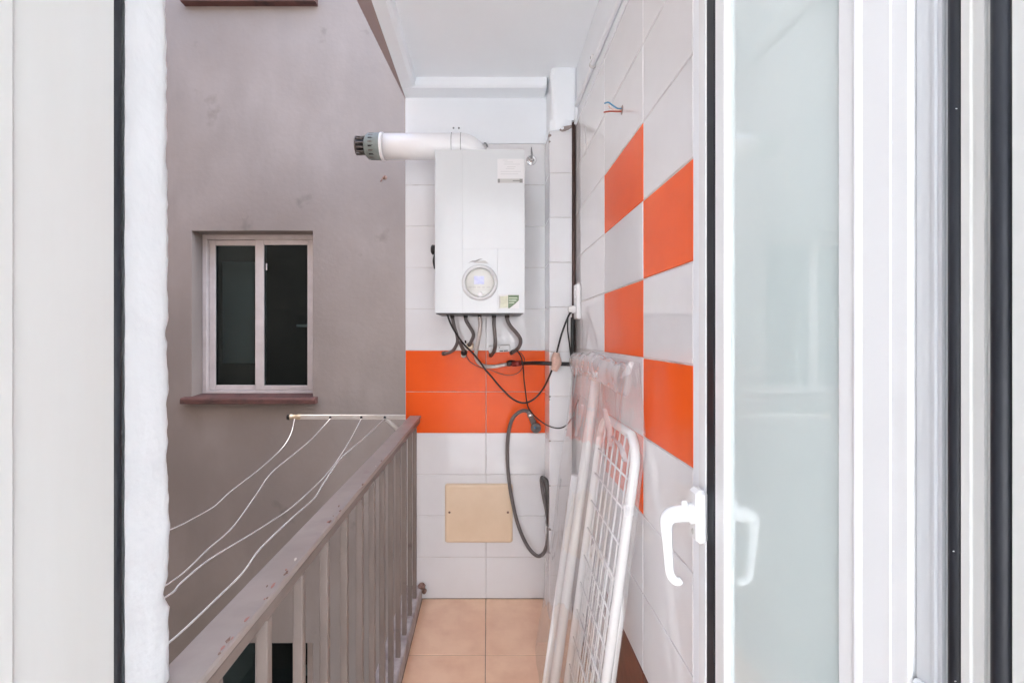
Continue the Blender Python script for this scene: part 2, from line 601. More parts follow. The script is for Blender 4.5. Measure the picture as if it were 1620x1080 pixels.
# ------------------------------------------------------------------ right wall
o_rw = thing('side_wall', (RW, 1.5, 0), 'long wall of white tiles with an orange chequer, beside the open door', 'wall')
MB().box(RW + 0.0022, 0.50, 0.905, 2.278, 0.0, 2.216).build('mortar_bed', 'grout', o_rw)
pf = MB().box(RW + 0.0006, 0.50, 0.905, 2.278, 2.217, CEIL - 0.0005)
pf.build('plaster_field', 'plaster', o_rw)
MB().box(RW - 0.0006, 0.50, 0.392, 0.9045, 0.0, CEIL - 0.0005).build('plaster_edge', 'plaster', o_rw)
ZO = 0.016
YC = [(2.0, 2.278), (1.6, 2.0), (1.2, 1.6), (0.907, 1.2)]
for r in range(-1, 11):
    z0 = max(0.002, r * 0.2 + ZO)
    z1 = r * 0.2 + 0.2 + ZO
    if z1 - z0 < 0.01:
        continue
    for ci, (y0, y1) in enumerate(YC):
        m = 'tile_white'
        if (ci == 2 and r in (4, 6, 8)) or (ci == 3 and r in (5, 7)):
            m = 'tile_orange'
        if r < 2 and ci >= 2:
            m = 'tile_brown'
        put_tile('tile', m, o_rw, (RW, (y0 + y1) / 2, (z0 + z1) / 2), y1 - y0 - J, z1 - z0 - J, 'x-')

# ------------------------------------------------------------------ boxed pipe column in the corner
CX0, CX1, CY = 0.275, 0.3765, 2.11
o_pc = thing('pipe_column', (0.325, 2.2, 0), 'narrow white tiled pipe casing in the corner right of the boiler', 'column')
MB().box(CX0 + 0.0022, CX1, CY + 0.0022, BW, 0.0, 2.19).build('mortar_bed', 'grout', o_pc)
top = MB()
top.prism([(0.283, 2.125), (0.286, 2.112), (0.295, 2.104), (0.308, 2.101), (0.372, 2.101), (0.385, 2.103), (0.3945, 2.11), (0.3945, BW), (0.283, BW)], 2.232, CEIL - 0.0005, 'z')
top.build('plaster_head', 'plaster', o_pc)
nk = MB()
nk.prism([(0.2765, 2.1115), (0.300, 2.100), (0.340, 2.096), (0.374, 2.103), (0.374, 2.27), (0.2765, 2.27)], 2.188, 2.2335, 'z')
nk.build('plaster_neck', 'plaster', o_pc)
ch_ = MB()
ch_.prism([(0.318, 2.186), (0.330, 2.199), (0.352, 2.204), (0.3725, 2.207), (0.3735, 2.198), (0.360, 2.189), (0.345, 2.183), (0.330, 2.180)], 2.0935, 2.100, 'y')
ch_.build('broken_patch', 'plaster_dark', o_pc)
MB().lathe((0.330, 2.094, 2.194), (0, -1, 0), [(0.0, 0.004), (0.006, 0.003), (0.008, 0.0)], 10).build('mortar_lump', 'plaster', o_pc)
for r in range(11):
    z0, z1 = r * 0.2, min(r * 0.2 + 0.2, 2.19)
    put_tile('tile', 'tile_white', o_pc, ((CX0 + CX1) / 2, CY, (z0 + z1) / 2), CX1 - CX0 - 0.002, z1 - z0 - J, 'y-', 0.004)
    t_ = put_tile('tile', 'tile_white', o_pc, (CX0, (CY + BW) / 2, (z0 + z1) / 2), BW - CY - 0.003, z1 - z0 - J, 'x-', 0.003)
for (z, s) in ((2.168, 1.4), (2.14, 1.0), (0.998, 1.0), (0.985, 0.7), (0.80, 0.9), (0.60, 0.8), (0.405, 1.2), (0.30, 1.0)):
    lp = MB()
    lp.lathe((CX0 + 0.001, CY + 0.001, z), (-0.6, -1, 0), [(0.0, 0.004 * s), (0.004 * s, 0.002 * s), (0.006 * s, -0.004)], 7)
    lp.build('mortar_chip', 'plaster_dark', o_pc)

# brown pipe in the gap between casing and side wall
bp = MB().tube([(0.3855, 2.118, 1.10), (0.3855, 2.118, 2.228)], 0.0085, 12)
tag(bp.build('drain_pipe', 'brown_pipe'), 'thin dark brown vertical pipe between the pipe casing and the side wall', 'pipe')

# ------------------------------------------------------------------ courtyard wall with windows
CW = 3.30
OX0, OX1 = -2.077, -1.227
OPEN = [(0.844, 2.005), (0.844 + 2.775, 2.005 + 2.775), (0.844 - 2.885, 2.005 - 2.885)]
cw = MB()
cw.box(-3.2, OX0, CW, CW + 0.25, -3.2, 5.6)
cw.box(OX1, 1.2, CW, CW + 0.25, -3.2, 5.6)
zs = sorted(OPEN)
edges = [-3.2] + [v for p in zs for v in p] + [5.6]
for i in range(0, len(edges), 2):
    cw.box(OX0, OX1, CW, CW + 0.25, edges[i], edges[i + 1])
o_cw = cw.build('courtyard_wall', 'mauve_wall')
tag(o_cw, 'stained mauve rendered wall across the light well, with a window', 'wall')
hf = MB().box(-3.4, -0.80, 0.30, 0.535, -3.2, 4.7)  # unseen wall, added so the light well darkens towards the bottom
hf.box(-0.80, -0.362, 0.30, 0.535, -3.2, -0.17)
hf.box(-0.80, -0.362, 0.30, 0.535, 2.64, 4.7)
tag(hf.build('facade_blocker', 'mauve_wall'), 'unseen mauve wall added beside the door to shade the light well', 'wall')
ow = MB().box(-3.4, -3.2, 0.536, CW + 0.25, -3.2, 3.9)  # added out of view to close the well and shape its light
tag(ow.build('well_side_blocker', 'mauve_wall'), 'unseen mauve wall added to close the light well and shape its light', 'wall')
structure(MB().box(-3.4, 0.5, 0.45, 3.6, -3.4, -3.2).build('shade_ground', 'ground_dark'))  # unseen floor of the well, added dark to dim its lower part


def make_window(z0, z1, label):
    root = thing('sliding_window', ((OX0 + OX1) / 2, CW, z0), label, 'window')
    ya, yb = 3.42, 3.48
    fr = MB()
    fr.box(OX0 + 0.001, OX0 + 0.034, ya, yb, z0 + 0.001, z1 - 0.001, 0.003)
    fr.box(OX1 - 0.034, OX1 - 0.001, ya, yb, z0 + 0.001, z1 - 0.001, 0.003)
    fr.box(OX0 + 0.034, OX1 - 0.034, ya, yb, z1 - 0.036, z1 - 0.001, 0.003)
    fr.box(OX0 + 0.034, OX1 - 0.034, ya, yb, z0 + 0.001, z0 + 0.028, 0.003)
    fr.build('frame', 'window_alu', root)
    xm0, xm1 = -1.694, -1.630
    for (a, b, y, sl_, sr) in ((OX0 + 0.035, xm1 + 0.0, ya + 0.032, 0.044, 0.052), (xm0, OX1 - 0.035, ya + 0.004, 0.064, 0.052)):
        s = MB()
        zt, zb = z1 - 0.037, z0 + 0.029
        s.box(a, a + sl_, y, y + 0.022, zb, zt, 0.003)
        s.box(b - sr, b, y, y + 0.022, zb, zt, 0.003)
        s.box(a + sl_, b - sr, y, y + 0.022, zt - 0.038, zt, 0.003)
        s.box(a + sl_, b - sr, y, y + 0.022, zb, zb + 0.036, 0.003)
        so = s.build('sash', 'window_alu', root)
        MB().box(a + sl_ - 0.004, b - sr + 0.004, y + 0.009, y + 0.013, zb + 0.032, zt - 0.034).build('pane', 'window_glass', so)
    MB().box(-1.612, -1.604, ya - 0.004, ya + 0.003, z0 + 0.90, z0 + 0.95, 0.002).build('latch', 'window_alu', root)
    si = MB()
    si.prism([(CW - 0.058, z0 - 0.044), (CW - 0.058, z0 - 0.014), (CW - 0.05, z0 - 0.004), (3.425, z0 + 0.0095), (3.425, z0 - 0.044)][::1],
             OX0 - 0.045, OX1 + 0.035, 'x')
    si.build('sill', 'sill_red', root)
    ib = MB()
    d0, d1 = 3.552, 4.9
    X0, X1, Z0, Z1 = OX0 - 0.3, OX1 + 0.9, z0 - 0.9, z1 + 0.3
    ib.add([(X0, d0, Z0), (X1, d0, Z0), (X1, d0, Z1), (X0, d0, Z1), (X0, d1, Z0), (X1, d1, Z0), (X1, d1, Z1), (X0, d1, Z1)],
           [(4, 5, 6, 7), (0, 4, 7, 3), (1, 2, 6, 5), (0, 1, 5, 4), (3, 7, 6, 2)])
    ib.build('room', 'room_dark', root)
    MB().box(OX0 - 0.10, OX0 + 0.16, 3.86, 3.90, z0 + 0.20, z0 + 1.03).build('reflection_card', 'room_pale', root)  # pale card added behind the glass, standing in for a reflection in the pane
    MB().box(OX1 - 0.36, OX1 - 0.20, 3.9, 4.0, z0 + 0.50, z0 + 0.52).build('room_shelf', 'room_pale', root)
    return root


make_window(*OPEN[0], 'two-pane sliding window with pale frame and red sill, centre of mauve wall')
make_window(*OPEN[1], 'window above, only its red sill showing at the top edge of the photo')
make_window(*OPEN[2], 'dark window low in the courtyard wall, glimpsed through the railing bars')

nl = MB()
p0 = W(609, 281, CW)
nl.tube([p0 + Vector((0, 0.01, 0)), p0 + Vector((0, -0.03, 0.0)), p0 + Vector((-0.012, -0.045, -0.03)), p0 + Vector((-0.02, -0.045, -0.045))], 0.004, 7)
nl.lathe(p0, (0, -1, 0), [(0.016, 0.0), (0.012, 0.006), (0.0, 0.008)], 10)
tag(nl.build('wall_hook', 'rust'), 'small rusty hook on the mauve wall under the flue end', 'hook')

# ------------------------------------------------------------------ left plaster jamb (rough)
def ragged_jamb():
    prof = [(-0.359, 0.4655), (-0.36, 0.475), (-0.36, 0.487), (-0.36, 0.50), (-0.36, 0.511), (-0.360, 0.520), (-0.3605, 0.527), (-0.362, 0.532), (-0.367, 0.5365), (-0.38, 0.538), (-0.45, 0.538), (-0.80, 0.538)]
    n = 700
    z0, z1 = 0.0, 2.468
    vs, fs = [], []
    for i in range(n + 1):
        z = z0 + (z1 - z0) * i / n
        lean = (z - 1.27) * 0.012
        for k, (x, y) in enumerate(prof):
            e = max(0.0, 1 - abs(k - 7) / 3.0)
            q = Vector((x * 9, y * 30, z * 26))
            d = noise.noise(q) * 0.0022 * (0.4 + e) + noise.noise(q * 3.1) * 0.0008 * (0.5 + e)
            ch = noise.noise(Vector((3.3, 0, z * 22)))
            chip = max(0.0, ch - 0.34) * 0.018 * e
            edge = (noise.noise(Vector((0, 5.5, z * 5))) * 0.0018 + noise.noise(Vector((1, 2.5, z * 60))) * 0.0014 + noise.noise(Vector((1, 7.5, z * 150))) * 0.0007) * e
            vs.append((x - d * 0.8 - chip * 0.5 if k < 10 else x, y + edge - chip * 0.9 - lean * 0.5 * (k > 3), z))
    m = len(prof)
    for i in range(n):
        for k in range(m - 1):
            fs.append((i * m + k, i * m + k + 1, (i + 1) * m + k + 1, (i + 1) * m + k))
    mb = MB().add(vs, fs, True)
    mb.box(-0.80, -0.375, 0.30, 0.5285, z0, z1)
    return mb


pj = ragged_jamb().build('plaster_jamb', 'plaster_rough', recalc=False)
tag(pj, 'rough white plaster wall edge with chipped corner beside the cream door frame', 'wall')
for p in pj.data.polygons[-6:]:
    p.use_smooth = False

# left frame member with its seal
o_lf = thing('door_jamb_frame', (-0.38, 0.40, 0), 'wide cream frame member filling the left edge of the photo', 'door frame')
lf = MB()
lf.prism([(-0.3745, 0.455), (-0.362, 0.455), (-0.360, 0.453), (-0.360, 0.357), (-0.3585, 0.3555), (-0.3575, 0.354), (-0.3575, 0.26), (-0.3745, 0.26)], 0.0, 2.3, 'z')
lf.build('jamb_profile', 'frame_cream', o_lf)
ls = MB()
ls.tube([(-0.364, 0.460, 0.0), (-0.364, 0.460, 2.3)], 0.0052, 10, smooth=False)
ls.build('seal', 'rubber', o_lf)

# ------------------------------------------------------------------ right frame (fixed) with seals
o_rf = thing('door_frame', (0.37, 0.32, 0), 'white fixed door frame with two black rubber seals at the right edge', 'door frame')


def prof_strip(name, m, poly, parent, z0=0.0, z1=2.3):
    return MB().prism(poly, z0, z1, 'z').build(name, m, parent)


prof_strip('stop_profile', 'frame_grey', [(0.349, 0.3835), (0.3495, 0.370), (0.348, 0.3695), (0.348, 0.3670), (0.350, 0.3665), (0.350, 0.3640), (0.3482, 0.3635), (0.3482, 0.3615), (0.351, 0.361), (0.352, 0.3553), (0.394, 0.3553), (0.394, 0.3835)], o_rf)
MB().tube([(0.3485, 0.3492, 0), (0.3485, 0.3492, 2.3)], 0.0056, 12, smooth=False).build('seal', 'rubber', o_rf)
prof_strip('middle_profile', 'frame_cream', [(0.352, 0.3432), (0.345, 0.3432), (0.3435, 0.342), (0.3435, 0.336), (0.3452, 0.3355), (0.3452, 0.3325), (0.344, 0.332), (0.344, 0.3265), (0.346, 0.326), (0.346, 0.3222), (0.394, 0.3222), (0.394, 0.3432)], o_rf)
MB().tube([(0.3448, 0.3158, 0), (0.3448, 0.3158, 2.3)], 0.0056, 12, smooth=False).build('seal', 'rubber', o_rf)
prof_strip('near_profile', 'frame_cream', [(0.3455, 0.3095), (0.3435, 0.3085), (0.3435, 0.26), (0.394, 0.26), (0.394, 0.3095)], o_rf)
hg = MB().box(0.3440, 0.352, 0.357, 0.3835, 0.86, 0.9965, 0.002)
hg.build('hinge', 'frame_white', o_rf)

for (x_, y_, z_) in ((0.3435, 0.3455, 1.44), (0.343, 0.347, 1.115), (0.3432, 0.346, 1.02), (0.3434, 0.3458, 1.001), (0.3395, 0.3135, 1.50), (0.3397, 0.3165, 1.60)):
    MB().lathe((x_, y_, z_), (-1, -0.3, 0), [(0.0, 0.0005), (0.0003, 0.0004), (0.0004, -0.0008)], 7).build('paint_speck', 'sticker_white', o_rf)
# ------------------------------------------------------------------ open door leaf
o_dl = thing('door_leaf', (0.365, 0.58, 0.02), 'white framed door leaf with frosted glass, swung open against the side wall', 'door')
DZ0, DZ1 = 0.02, 2.28
XF, XB = 0.345, 0.386
prof_strip('stile', 'frame_white', [(XF + 0.002, 0.773), (XF, 0.771), (XF, 0.748), (XF + 0.0035, 0.7475), (XF + 0.0035, 0.716), (XF + 0.0005, 0.7155), (XF + 0.0005, 0.690), (XF + 0.003, 0.6865), (XF + 0.009, 0.6865), (XB, 0.6865), (XB, 0.773)], o_dl, DZ0, DZ1)
MB().box(XF + 0.0006, XF + 0.006, 0.7195, 0.7455, DZ0 + 0.004, DZ1 - 0.004, 0.002).build('seal', 'rubber', o_dl)
prof_strip('stile', 'frame_white', [(XF + 0.009, 0.4665), (XF + 0.0025, 0.4665), (XF + 0.0005, 0.4635), (XF + 0.0005, 0.446), (XF - 0.0012, 0.4445), (XF - 0.002, 0.441), (XF - 0.0012, 0.4365), (XF, 0.434), (XF, 0.4045), (XF + 0.0008, 0.404), (XF + 0.0008, 0.388), (XF + 0.003, 0.386), (XB, 0.386), (XB, 0.4665)], o_dl, DZ0, DZ1)
for (a, b) in ((DZ0, DZ0 + 0.09), (DZ1 - 0.09, DZ1)):
    MB().box(XF + 0.001, XB, 0.467, 0.686, a, b, 0.003).build('rail', 'frame_white', o_dl)
MB().box(XF + 0.0085, XF + 0.0145, 0.4672, 0.6858, DZ0 + 0.091, DZ1 - 0.091).build('glass_pane', 'frosted_glass', o_dl)
hd = MB()
hy = 0.752
hd.box(0.3265, XF - 0.0002, hy - 0.018, hy + 0.016, 0.946, 1.030, 0.006)
ho = hd.build('handle', 'handle_white', o_dl)
lv = MB()
lv.tube([(0.329, hy, 0.990), (0.312, hy, 0.990), (0.298, hy, 0.9885), (0.288, hy, 0.983), (0.2845, hy, 0.970), (0.286, hy, 0.945), (0.288, hy, 0.918), (0.290, hy, 0.897), (0.295, hy, 0.8855), (0.303, hy, 0.8815), (0.3085, hy, 0.884)],
        [0.0135, 0.0135, 0.013, 0.012, 0.0098, 0.0082, 0.0075, 0.0073, 0.0072, 0.0070, 0.0055], 14, n=5)
lv.lathe((0.327, hy, 0.990), (-1, 0, 0), [(0.0165, -0.001), (0.0165, 0.006), (0.0145, 0.008), (0.0, 0.008)], 18)
lv.box(0.309, 0.318, hy - 0.003, hy + 0.003, 1.000, 1.0105, 0.002)
lv.build('lever', 'handle_white', ho)
MB().lathe((0.3268, hy - 0.001, 0.962), (-1, 0, 0), [(0.0, 0.0007), (0.0045, 0.0006), (0.005, 0.0)], 10).build('screw', 'ink_light', ho)

# ------------------------------------------------------------------ railing
o_rl = thing('balcony_railing', (-0.342, 1.4, 0.065), 'mauve painted steel railing with flat handrail on the open side', 'railing')
hr = MB()
Y0, Y1 = 0.512, BW - 0.001
segs = 60
prof = [(-0.379, 0.873), (-0.379, 0.8825), (-0.3765, 0.885), (-0.3265, 0.885), (-0.324, 0.8825), (-0.324, 0.8745), (-0.3265, 0.873)]
vs, fs = [], []
for i in range(segs + 1):
    y = Y0 + (Y1 - Y0) * i / segs
    for k, (x, z) in enumerate(prof):
        q = noise.noise(Vector((k * 3.1, y * 30, 0.3))) * 0.0006
        ch = max(0, noise.noise(Vector((9.1, y * 38, k * 0.3))) - 0.25) * 0.006 if k in (3, 4) else 0
        vs.append((x - ch, y, z + q - ch * 0.6))
m = len(prof)
for i in range(segs):
    for k in range(m):
        fs.append((i * m + k, i * m + (k + 1) % m, (i + 1) * m + (k + 1) % m, (i + 1) * m + k))
fs += [tuple(range(m)), tuple(range(segs * m, segs * m + m))]
hr.add(vs, fs)
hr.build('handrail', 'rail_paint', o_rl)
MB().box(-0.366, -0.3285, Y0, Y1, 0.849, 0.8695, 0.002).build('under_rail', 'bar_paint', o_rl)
MB().box(-0.366, -0.3325, Y0, Y1, 0.8696, 0.8729).build('gap_shadow', 'rust', o_rl)  # dark strip set back in the gap to read as its shadow
k = 0
y = 0.580
proto = None
while y < BW - 0.03:
    if proto is None:
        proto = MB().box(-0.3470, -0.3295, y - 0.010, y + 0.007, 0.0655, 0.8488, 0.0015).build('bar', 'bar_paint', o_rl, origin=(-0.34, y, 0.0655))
    else:
        c = proto.copy()
        COL.objects.link(c)
        c.location = (-0.34 - o_rl.location.x, y - o_rl.location.y, 0.0655 - o_rl.location.z)
    y += 0.1327
for i in range(20):
    yy = random.choice((random.uniform(0.55, 0.85), random.uniform(0.6, 1.5)))
    xx = -0.3268 - abs(random.gauss(0, 0.006))
    n_ = random.randint(6, 8)
    sz = random.uniform(0.0012, 0.0045)
    poly = [(xx + math.cos(2 * math.pi * q / n_) * sz * random.uniform(0.3, 0.9), yy + math.sin(2 * math.pi * q / n_) * sz * random.uniform(0.8, 2.6)) for q in range(n_)]
    MB().prism(poly, 0.8848, 0.88615, 'z').build('paint_chip', random.choice(('rust', 'rust', 'bracket_white', 'chip_pink')), o_rl)
cb = MB()
cb.prism([(-0.405, -0.16), (-0.405, 0.060), (-0.40, 0.065), (-0.3245, 0.065), (-0.3195, 0.060), (-0.3195, -0.002), (-0.411, -0.002)][:6], 0.54, BW - 0.001, 'y')
structure(cb.build('kerb', 'curb_paint'))
rb = MB()
c0 = Vector((-0.318, 2.262, 0.07))
rb.lathe(c0, (0, 0, 1), [(0.0, -0.012), (0.016, -0.008), (0.019, 0.003), (0.012, 0.012), (0.004, 0.016), (0.0, 0.016)], 9)
rb.lathe(c0 + Vector((0.012, 0.006, -0.025)), (0.3, -0.4, 1), [(0.0, -0.02), (0.010, -0.012), (0.011, 0.004), (0.0, 0.012)], 8)
tag(rb.build('rusted_anchor', 'rust'), 'rusty railing anchor at the kerb end against the tiles', 'anchor')

# ------------------------------------------------------------------ clothes lines and brackets
def bracket(y, label, near=False):
    root = thing('clothesline_bracket', (-0.69, y, 0.86), label, 'bracket')
    zb = 0.872
    xs0, xs1 = -0.983, -0.402 if not near else -0.43
    b = MB()
    b.box(xs0 + 0.05, xs1, y - 0.009, y + 0.009, zb - 0.011, zb + 0.011, 0.002)
    b.build('bar', 'bracket_white', root)
    e = MB()
    e.lathe((xs0 + 0.055, y, zb), (-1, 0, 0), [(0.0125, -0.01), (0.0135, 0.0), (0.0135, 0.008), (0.0115, 0.010), (0.0115, 0.034), (0.0135, 0.036), (0.0135, 0.05)], 14)
    e.build('end_sleeve', 'brass', root)
    MB().lathe((xs0 + 0.006, y, zb), (-1, 0, 0), [(0.0145, -0.005), (0.0145, 0.008), (0.0, 0.009)], 14).build('end_cap', 'black_plastic', root)
    for x in (-0.772, -0.62, -0.505):
        MB().lathe((x, y - 0.0085, zb), (0, -1, 0), [(0.0065, 0.0), (0.0065, 0.0025), (0.0, 0.003)], 10).build('eyelet', 'black_plastic', root)
    if near:
        MB().box(-0.45, -0.43, y - 0.0085, y + 0.0085, zb - 0.03, zb + 0.03, 0.002).build('wall_plate', 'bracket_white', root)
        MB().box(-0.47, -0.45, 0.5385, y - 0.0095, zb - 0.009, zb + 0.009, 0.002).build('wall_arm', 'bracket_white', root)
        return root
    br = MB()
    br.tube([(-0.498, y, zb - 0.010), (-0.418, y, zb - 0.086)], 0.0105, 8, smooth=False)
    br.box(-0.418, -0.4015, y - 0.009, y + 0.009, zb - 0.10, zb - 0.065, 0.002)
    br.build('brace', 'bracket_white', root)
    return root


bracket(2.315, 'short white clothes line bracket with brace at the far railing end')
bracket(0.60, 'white clothes line bracket hidden behind the plaster wall edge', True)


def cord(pts, X, label):
    P = []
    for (zx, zy) in pts:
        px, py = 250 + zx / 2.456, 640 + zy / 2.456
        y = X * F / (px - VX)
        P.append(Vector((X, min(y, 2.312), ZC - (py - VY) * min(y, 2.312) / F)))
    P[0] = Vector((X, 2.304, 0.866))
    last = P[-1]
    # carries on behind the plaster to the near bracket
    for u in (0.45, 0.8, 1.0):
        yy = last.y + (0.606 - last.y) * u
        P.append(Vector((X, yy, last.z + (0.866 - last.z) * u ** 1.5)))
    o = MB().tube(P, 0.0019, 6, n=5).build('clothesline', 'rope')
    tag(o, label, 'cord', 'slack clothes line cords')


cord([(530, 70), (515, 115), (480, 170), (400, 245), (290, 330), (240, 375), (210, 400), (130, 445), (40, 488)], -0.946, 'white clothes line cord tied at the bracket tip, highest of four')
cord([(650, 80), (600, 130), (530, 190), (440, 265), (380, 350), (290, 475), (200, 555), (40, 695)], -0.772, 'white clothes line cord second from the bracket tip')
cord([(770, 75), (750, 130), (700, 210), (650, 275), (590, 335), (510, 405), (420, 465), (340, 515), (200, 600), (90, 690), (40, 740)], -0.62, 'white clothes line cord third from the bracket tip')
cord([(865, 65), (800, 130), (740, 180), (700, 220), (640, 310), (605, 365), (520, 440), (400, 555), (330, 650), (240, 740), (40, 925)], -0.505, 'white clothes line cord closest to the handrail, lowest of four')

# ------------------------------------------------------------------ boiler
BY = 1.98
o_bo = thing('gas_boiler', (-0.034, 2.12, 1.367), 'white wall-hung gas boiler with round control dial', 'boiler')
bx0, bx1, bz0, bz1 = -0.223, 0.154, 1.367, 2.053
MB().box(bx0, bx1, BY + 0.012, 2.255, bz0 + 0.002, bz1, 0.004).build('casing', 'boiler_white', o_bo)
MB().box(bx0 + 0.03, bx1 - 0.03, 2.255, BW - 0.0005, bz0 + 0.05, bz1 - 0.05).build('mounting_plate', 'zinc', o_bo)
xs_, xd_ = W(732, 0, BY).x, W(787, 0, BY).x
zs_ = W(0, 393, BY).z
g = 0.00012
MB().box(bx0, xs_ - g, BY, BY + 0.013, bz0, bz1, 0.0004).build('front_panel', 'boiler_white', o_bo)
MB().box(xs_ + g, bx1, BY, BY + 0.013, zs_ + g, bz1, 0.0004).build('front_panel', 'boiler_white', o_bo)
MB().box(xs_ + g, xd_ - g, BY - 0.0006, BY + 0.013, bz0, zs_ - g, 0.0004).build('control_panel', 'boiler_white', o_bo)
MB().box(xd_ + g, bx1, BY, BY + 0.013, bz0, zs_ - g, 0.0004).build('front_panel', 'boiler_white', o_bo)
MB().box(bx0 + 0.004, bx1 - 0.004, BY + 0.006, 2.25, bz0 - 0.0035, bz0 + 0.0015).build('base_plate', 'black_plastic', o_bo)
dc = W(759, 447, BY - 0.0015)
dl_ = MB().lathe(dc, (0, -1, 0), [(0.076, 0.0), (0.073, 0.006), (0.067, 0.0085), (0.062, 0.007), (0.0605, 0.003), (0.0605, 0.0)], 48)
ring = dl_.build('dial_ring', 'boiler_dial', o_bo)
df = MB().lathe(dc, (0, -1, 0), [(0.060, 0.0), (0.059, 0.0045), (0.052, 0.006), (0.0, 0.0075)], 48).build('dial_face', 'dial_face', o_bo)


def flat(name, m, parent, pts, y, th=0.0008):
    """thin printed or glued piece on the boiler front; pts photo pixels"""
    poly = [(W(px, py, BY).x, W(px, py, BY).z) for (px, py) in pts]
    return MB().prism(poly, y - th, y, 'y').build(name, m, parent)


yd = BY - 0.0092
flat('display', 'lcd', df, [(750, 437), (766, 437), (766, 450), (750, 450)], yd + 0.0004, 0.0012)
for (a, b) in ((741, 746), (748, 753), (755, 760), (763, 767), (770, 775)):
    flat('symbol', 'ink_light', df, [(a, 453.5), (b, 453.5), (b, 456), (a, 456)], yd + 0.0022, 0.0022)
flat('print_line', 'ink_light', df, [(742, 458.6), (776, 458.6), (776, 459.3), (742, 459.3)], yd + 0.0028, 0.0022)
MB().lathe(W(759.5, 465.5, BY - 0.006), (0, -1, 0), [(0.0115, 0.0), (0.011, 0.004), (0.006, 0.0055), (0.0, 0.0058)], 20).build('button', 'handle_white', df)
# swoosh emblem
lg = flat('emblem', 'ink_grey', o_bo, [(740, 416.8), (747, 412.6), (752, 412.2), (758, 409.8), (764, 409.0), (759, 411.2), (755, 413.6), (751.5, 414.6), (746, 414.4)], BY - 0.0015, 0.0006)
flat('emblem_stroke', 'ink_light', lg, [(749, 416.2), (753, 413.4), (758, 413.2), (763, 412.6), (768, 412.4), (772.5, 416.0), (770, 416.6), (764, 416.4), (756, 416.6)], BY - 0.0015, 0.0005)
st = flat('rating_label', 'sticker_white', o_bo, [(787, 251.5), (829, 251.5), (829, 290), (787, 290)], BY, 0.0004)
flat('label_bar', 'ink_light', st, [(787.2, 283), (827, 283), (827, 289.6), (787.2, 289.6)], BY - 0.0004, 0.0003)
flat('label_bar', 'ink_grey', st, [(787.4, 283.2), (791, 283.2), (791, 289.4), (787.4, 289.4)], BY - 0.0007, 0.0003)
flat('label_bar', 'ink_grey', st, [(811, 285.4), (822, 285.4), (822, 287.0), (811, 287.0)], BY - 0.0007, 0.0003)
flat('label_bar', 'ink_grey', st, [(822, 283.2), (826.8, 283.2), (826.8, 289.4), (822, 289.4)], BY - 0.0007, 0.0003)
for (y_, a, b) in ((253.2, 795, 803), (256.2, 798, 812), (259.5, 797, 823), (263.5, 802, 816), (266.5, 800, 814), (271, 792, 824), (275, 792, 820)):
    flat('label_print', 'boiler_dial', st, [(a, y_), (b, y_), (b, y_ + 1.0), (a, y_ + 1.0)], BY - 0.0004, 0.0002)
sg = flat('energy_sticker', 'sticker_white', o_bo, [(789, 466), (821.5, 466), (821.5, 488), (789, 488)], BY, 0.0004)
flat('cream_field', 'sticker_cream', sg, [(790.5, 468.5), (803.5, 468), (803.5, 486.5), (790.5, 487.3)], BY - 0.0004, 0.0003)
flat('dark_edge', 'ink_light', sg, [(789.4, 468), (790.8, 468), (791.8, 477), (790.6, 487.5), (789.4, 487.5)], BY - 0.0007, 0.0003)
flat('green_field', 'sticker_green', sg, [(803.8, 466.6), (821, 466.6), (820.8, 475), (815, 480.5), (806, 487.6), (803.8, 487.6)], BY - 0.0004, 0.0003)
for (y_, b) in ((470.6, 818.5), (474.3, 817), (478.0, 813.5)):
    flat('green_stripe', 'sticker_pale', sg, [(805, y_), (b, y_), (b, y_ + 1.5), (805, y_ + 1.5)], BY - 0.0007, 0.0003)
# side valve knob on the left flank
kb = MB()
kc = Vector((bx0 - 0.0, 2.10, W(0, 395, 2.1).z))
kb.lathe(kc, (-1, 0, 0), [(0.016, 0.0), (0.016, 0.012), (0.021, 0.014), (0.022, 0.026), (0.014, 0.031), (0.0, 0.031)], 18)
kb.tube([kc + Vector((-0.012, 0, -0.02)), kc + Vector((-0.018, 0, -0.05)), kc + Vector((-0.012, 0, -0.085))], 0.006, 8)
kb.build('side_valve', 'black_plastic', o_bo)

# flue
FY, FZ, FR = 2.12, 2.122, 0.0565
o_fl = thing('boiler_flue', (-0.25, FY, 2.06), 'thick white exhaust pipe from boiler top out past the wall edge', 'flue')
pth = [(-0.470, FY, FZ), (-0.30, FY, FZ), (-0.145, FY, FZ)]
for a in range(0, 91, 10):
    pth.append((-0.122 + 0.065 * math.sin(R(a)), FY, FZ - 0.065 + 0.065 * math.cos(R(a))))
pth.append((-0.057, FY, 2.053))
MB().tube(pth, FR, 36, smooth=False).build('pipe', 'metal_white', o_fl)
MB().lathe((-0.470, FY, FZ), (-1, 0, 0), [(FR + 0.001, -0.004), (FR + 0.004, -0.002), (FR + 0.004, 0.010), (FR + 0.001, 0.012)], 36).build('end_ring', 'metal_white', o_fl)
cap = MB()
cap.lathe((-0.482, FY, FZ), (-1, 0, 0), [(FR + 0.001, -0.002), (FR + 0.002, 0.01), (FR + 0.001, 0.052), (FR - 0.006, 0.062), (0.040, 0.068), (0.040, 0.07)], 36)
co = cap.build('terminal_cap', 'flue_cap', o_fl)
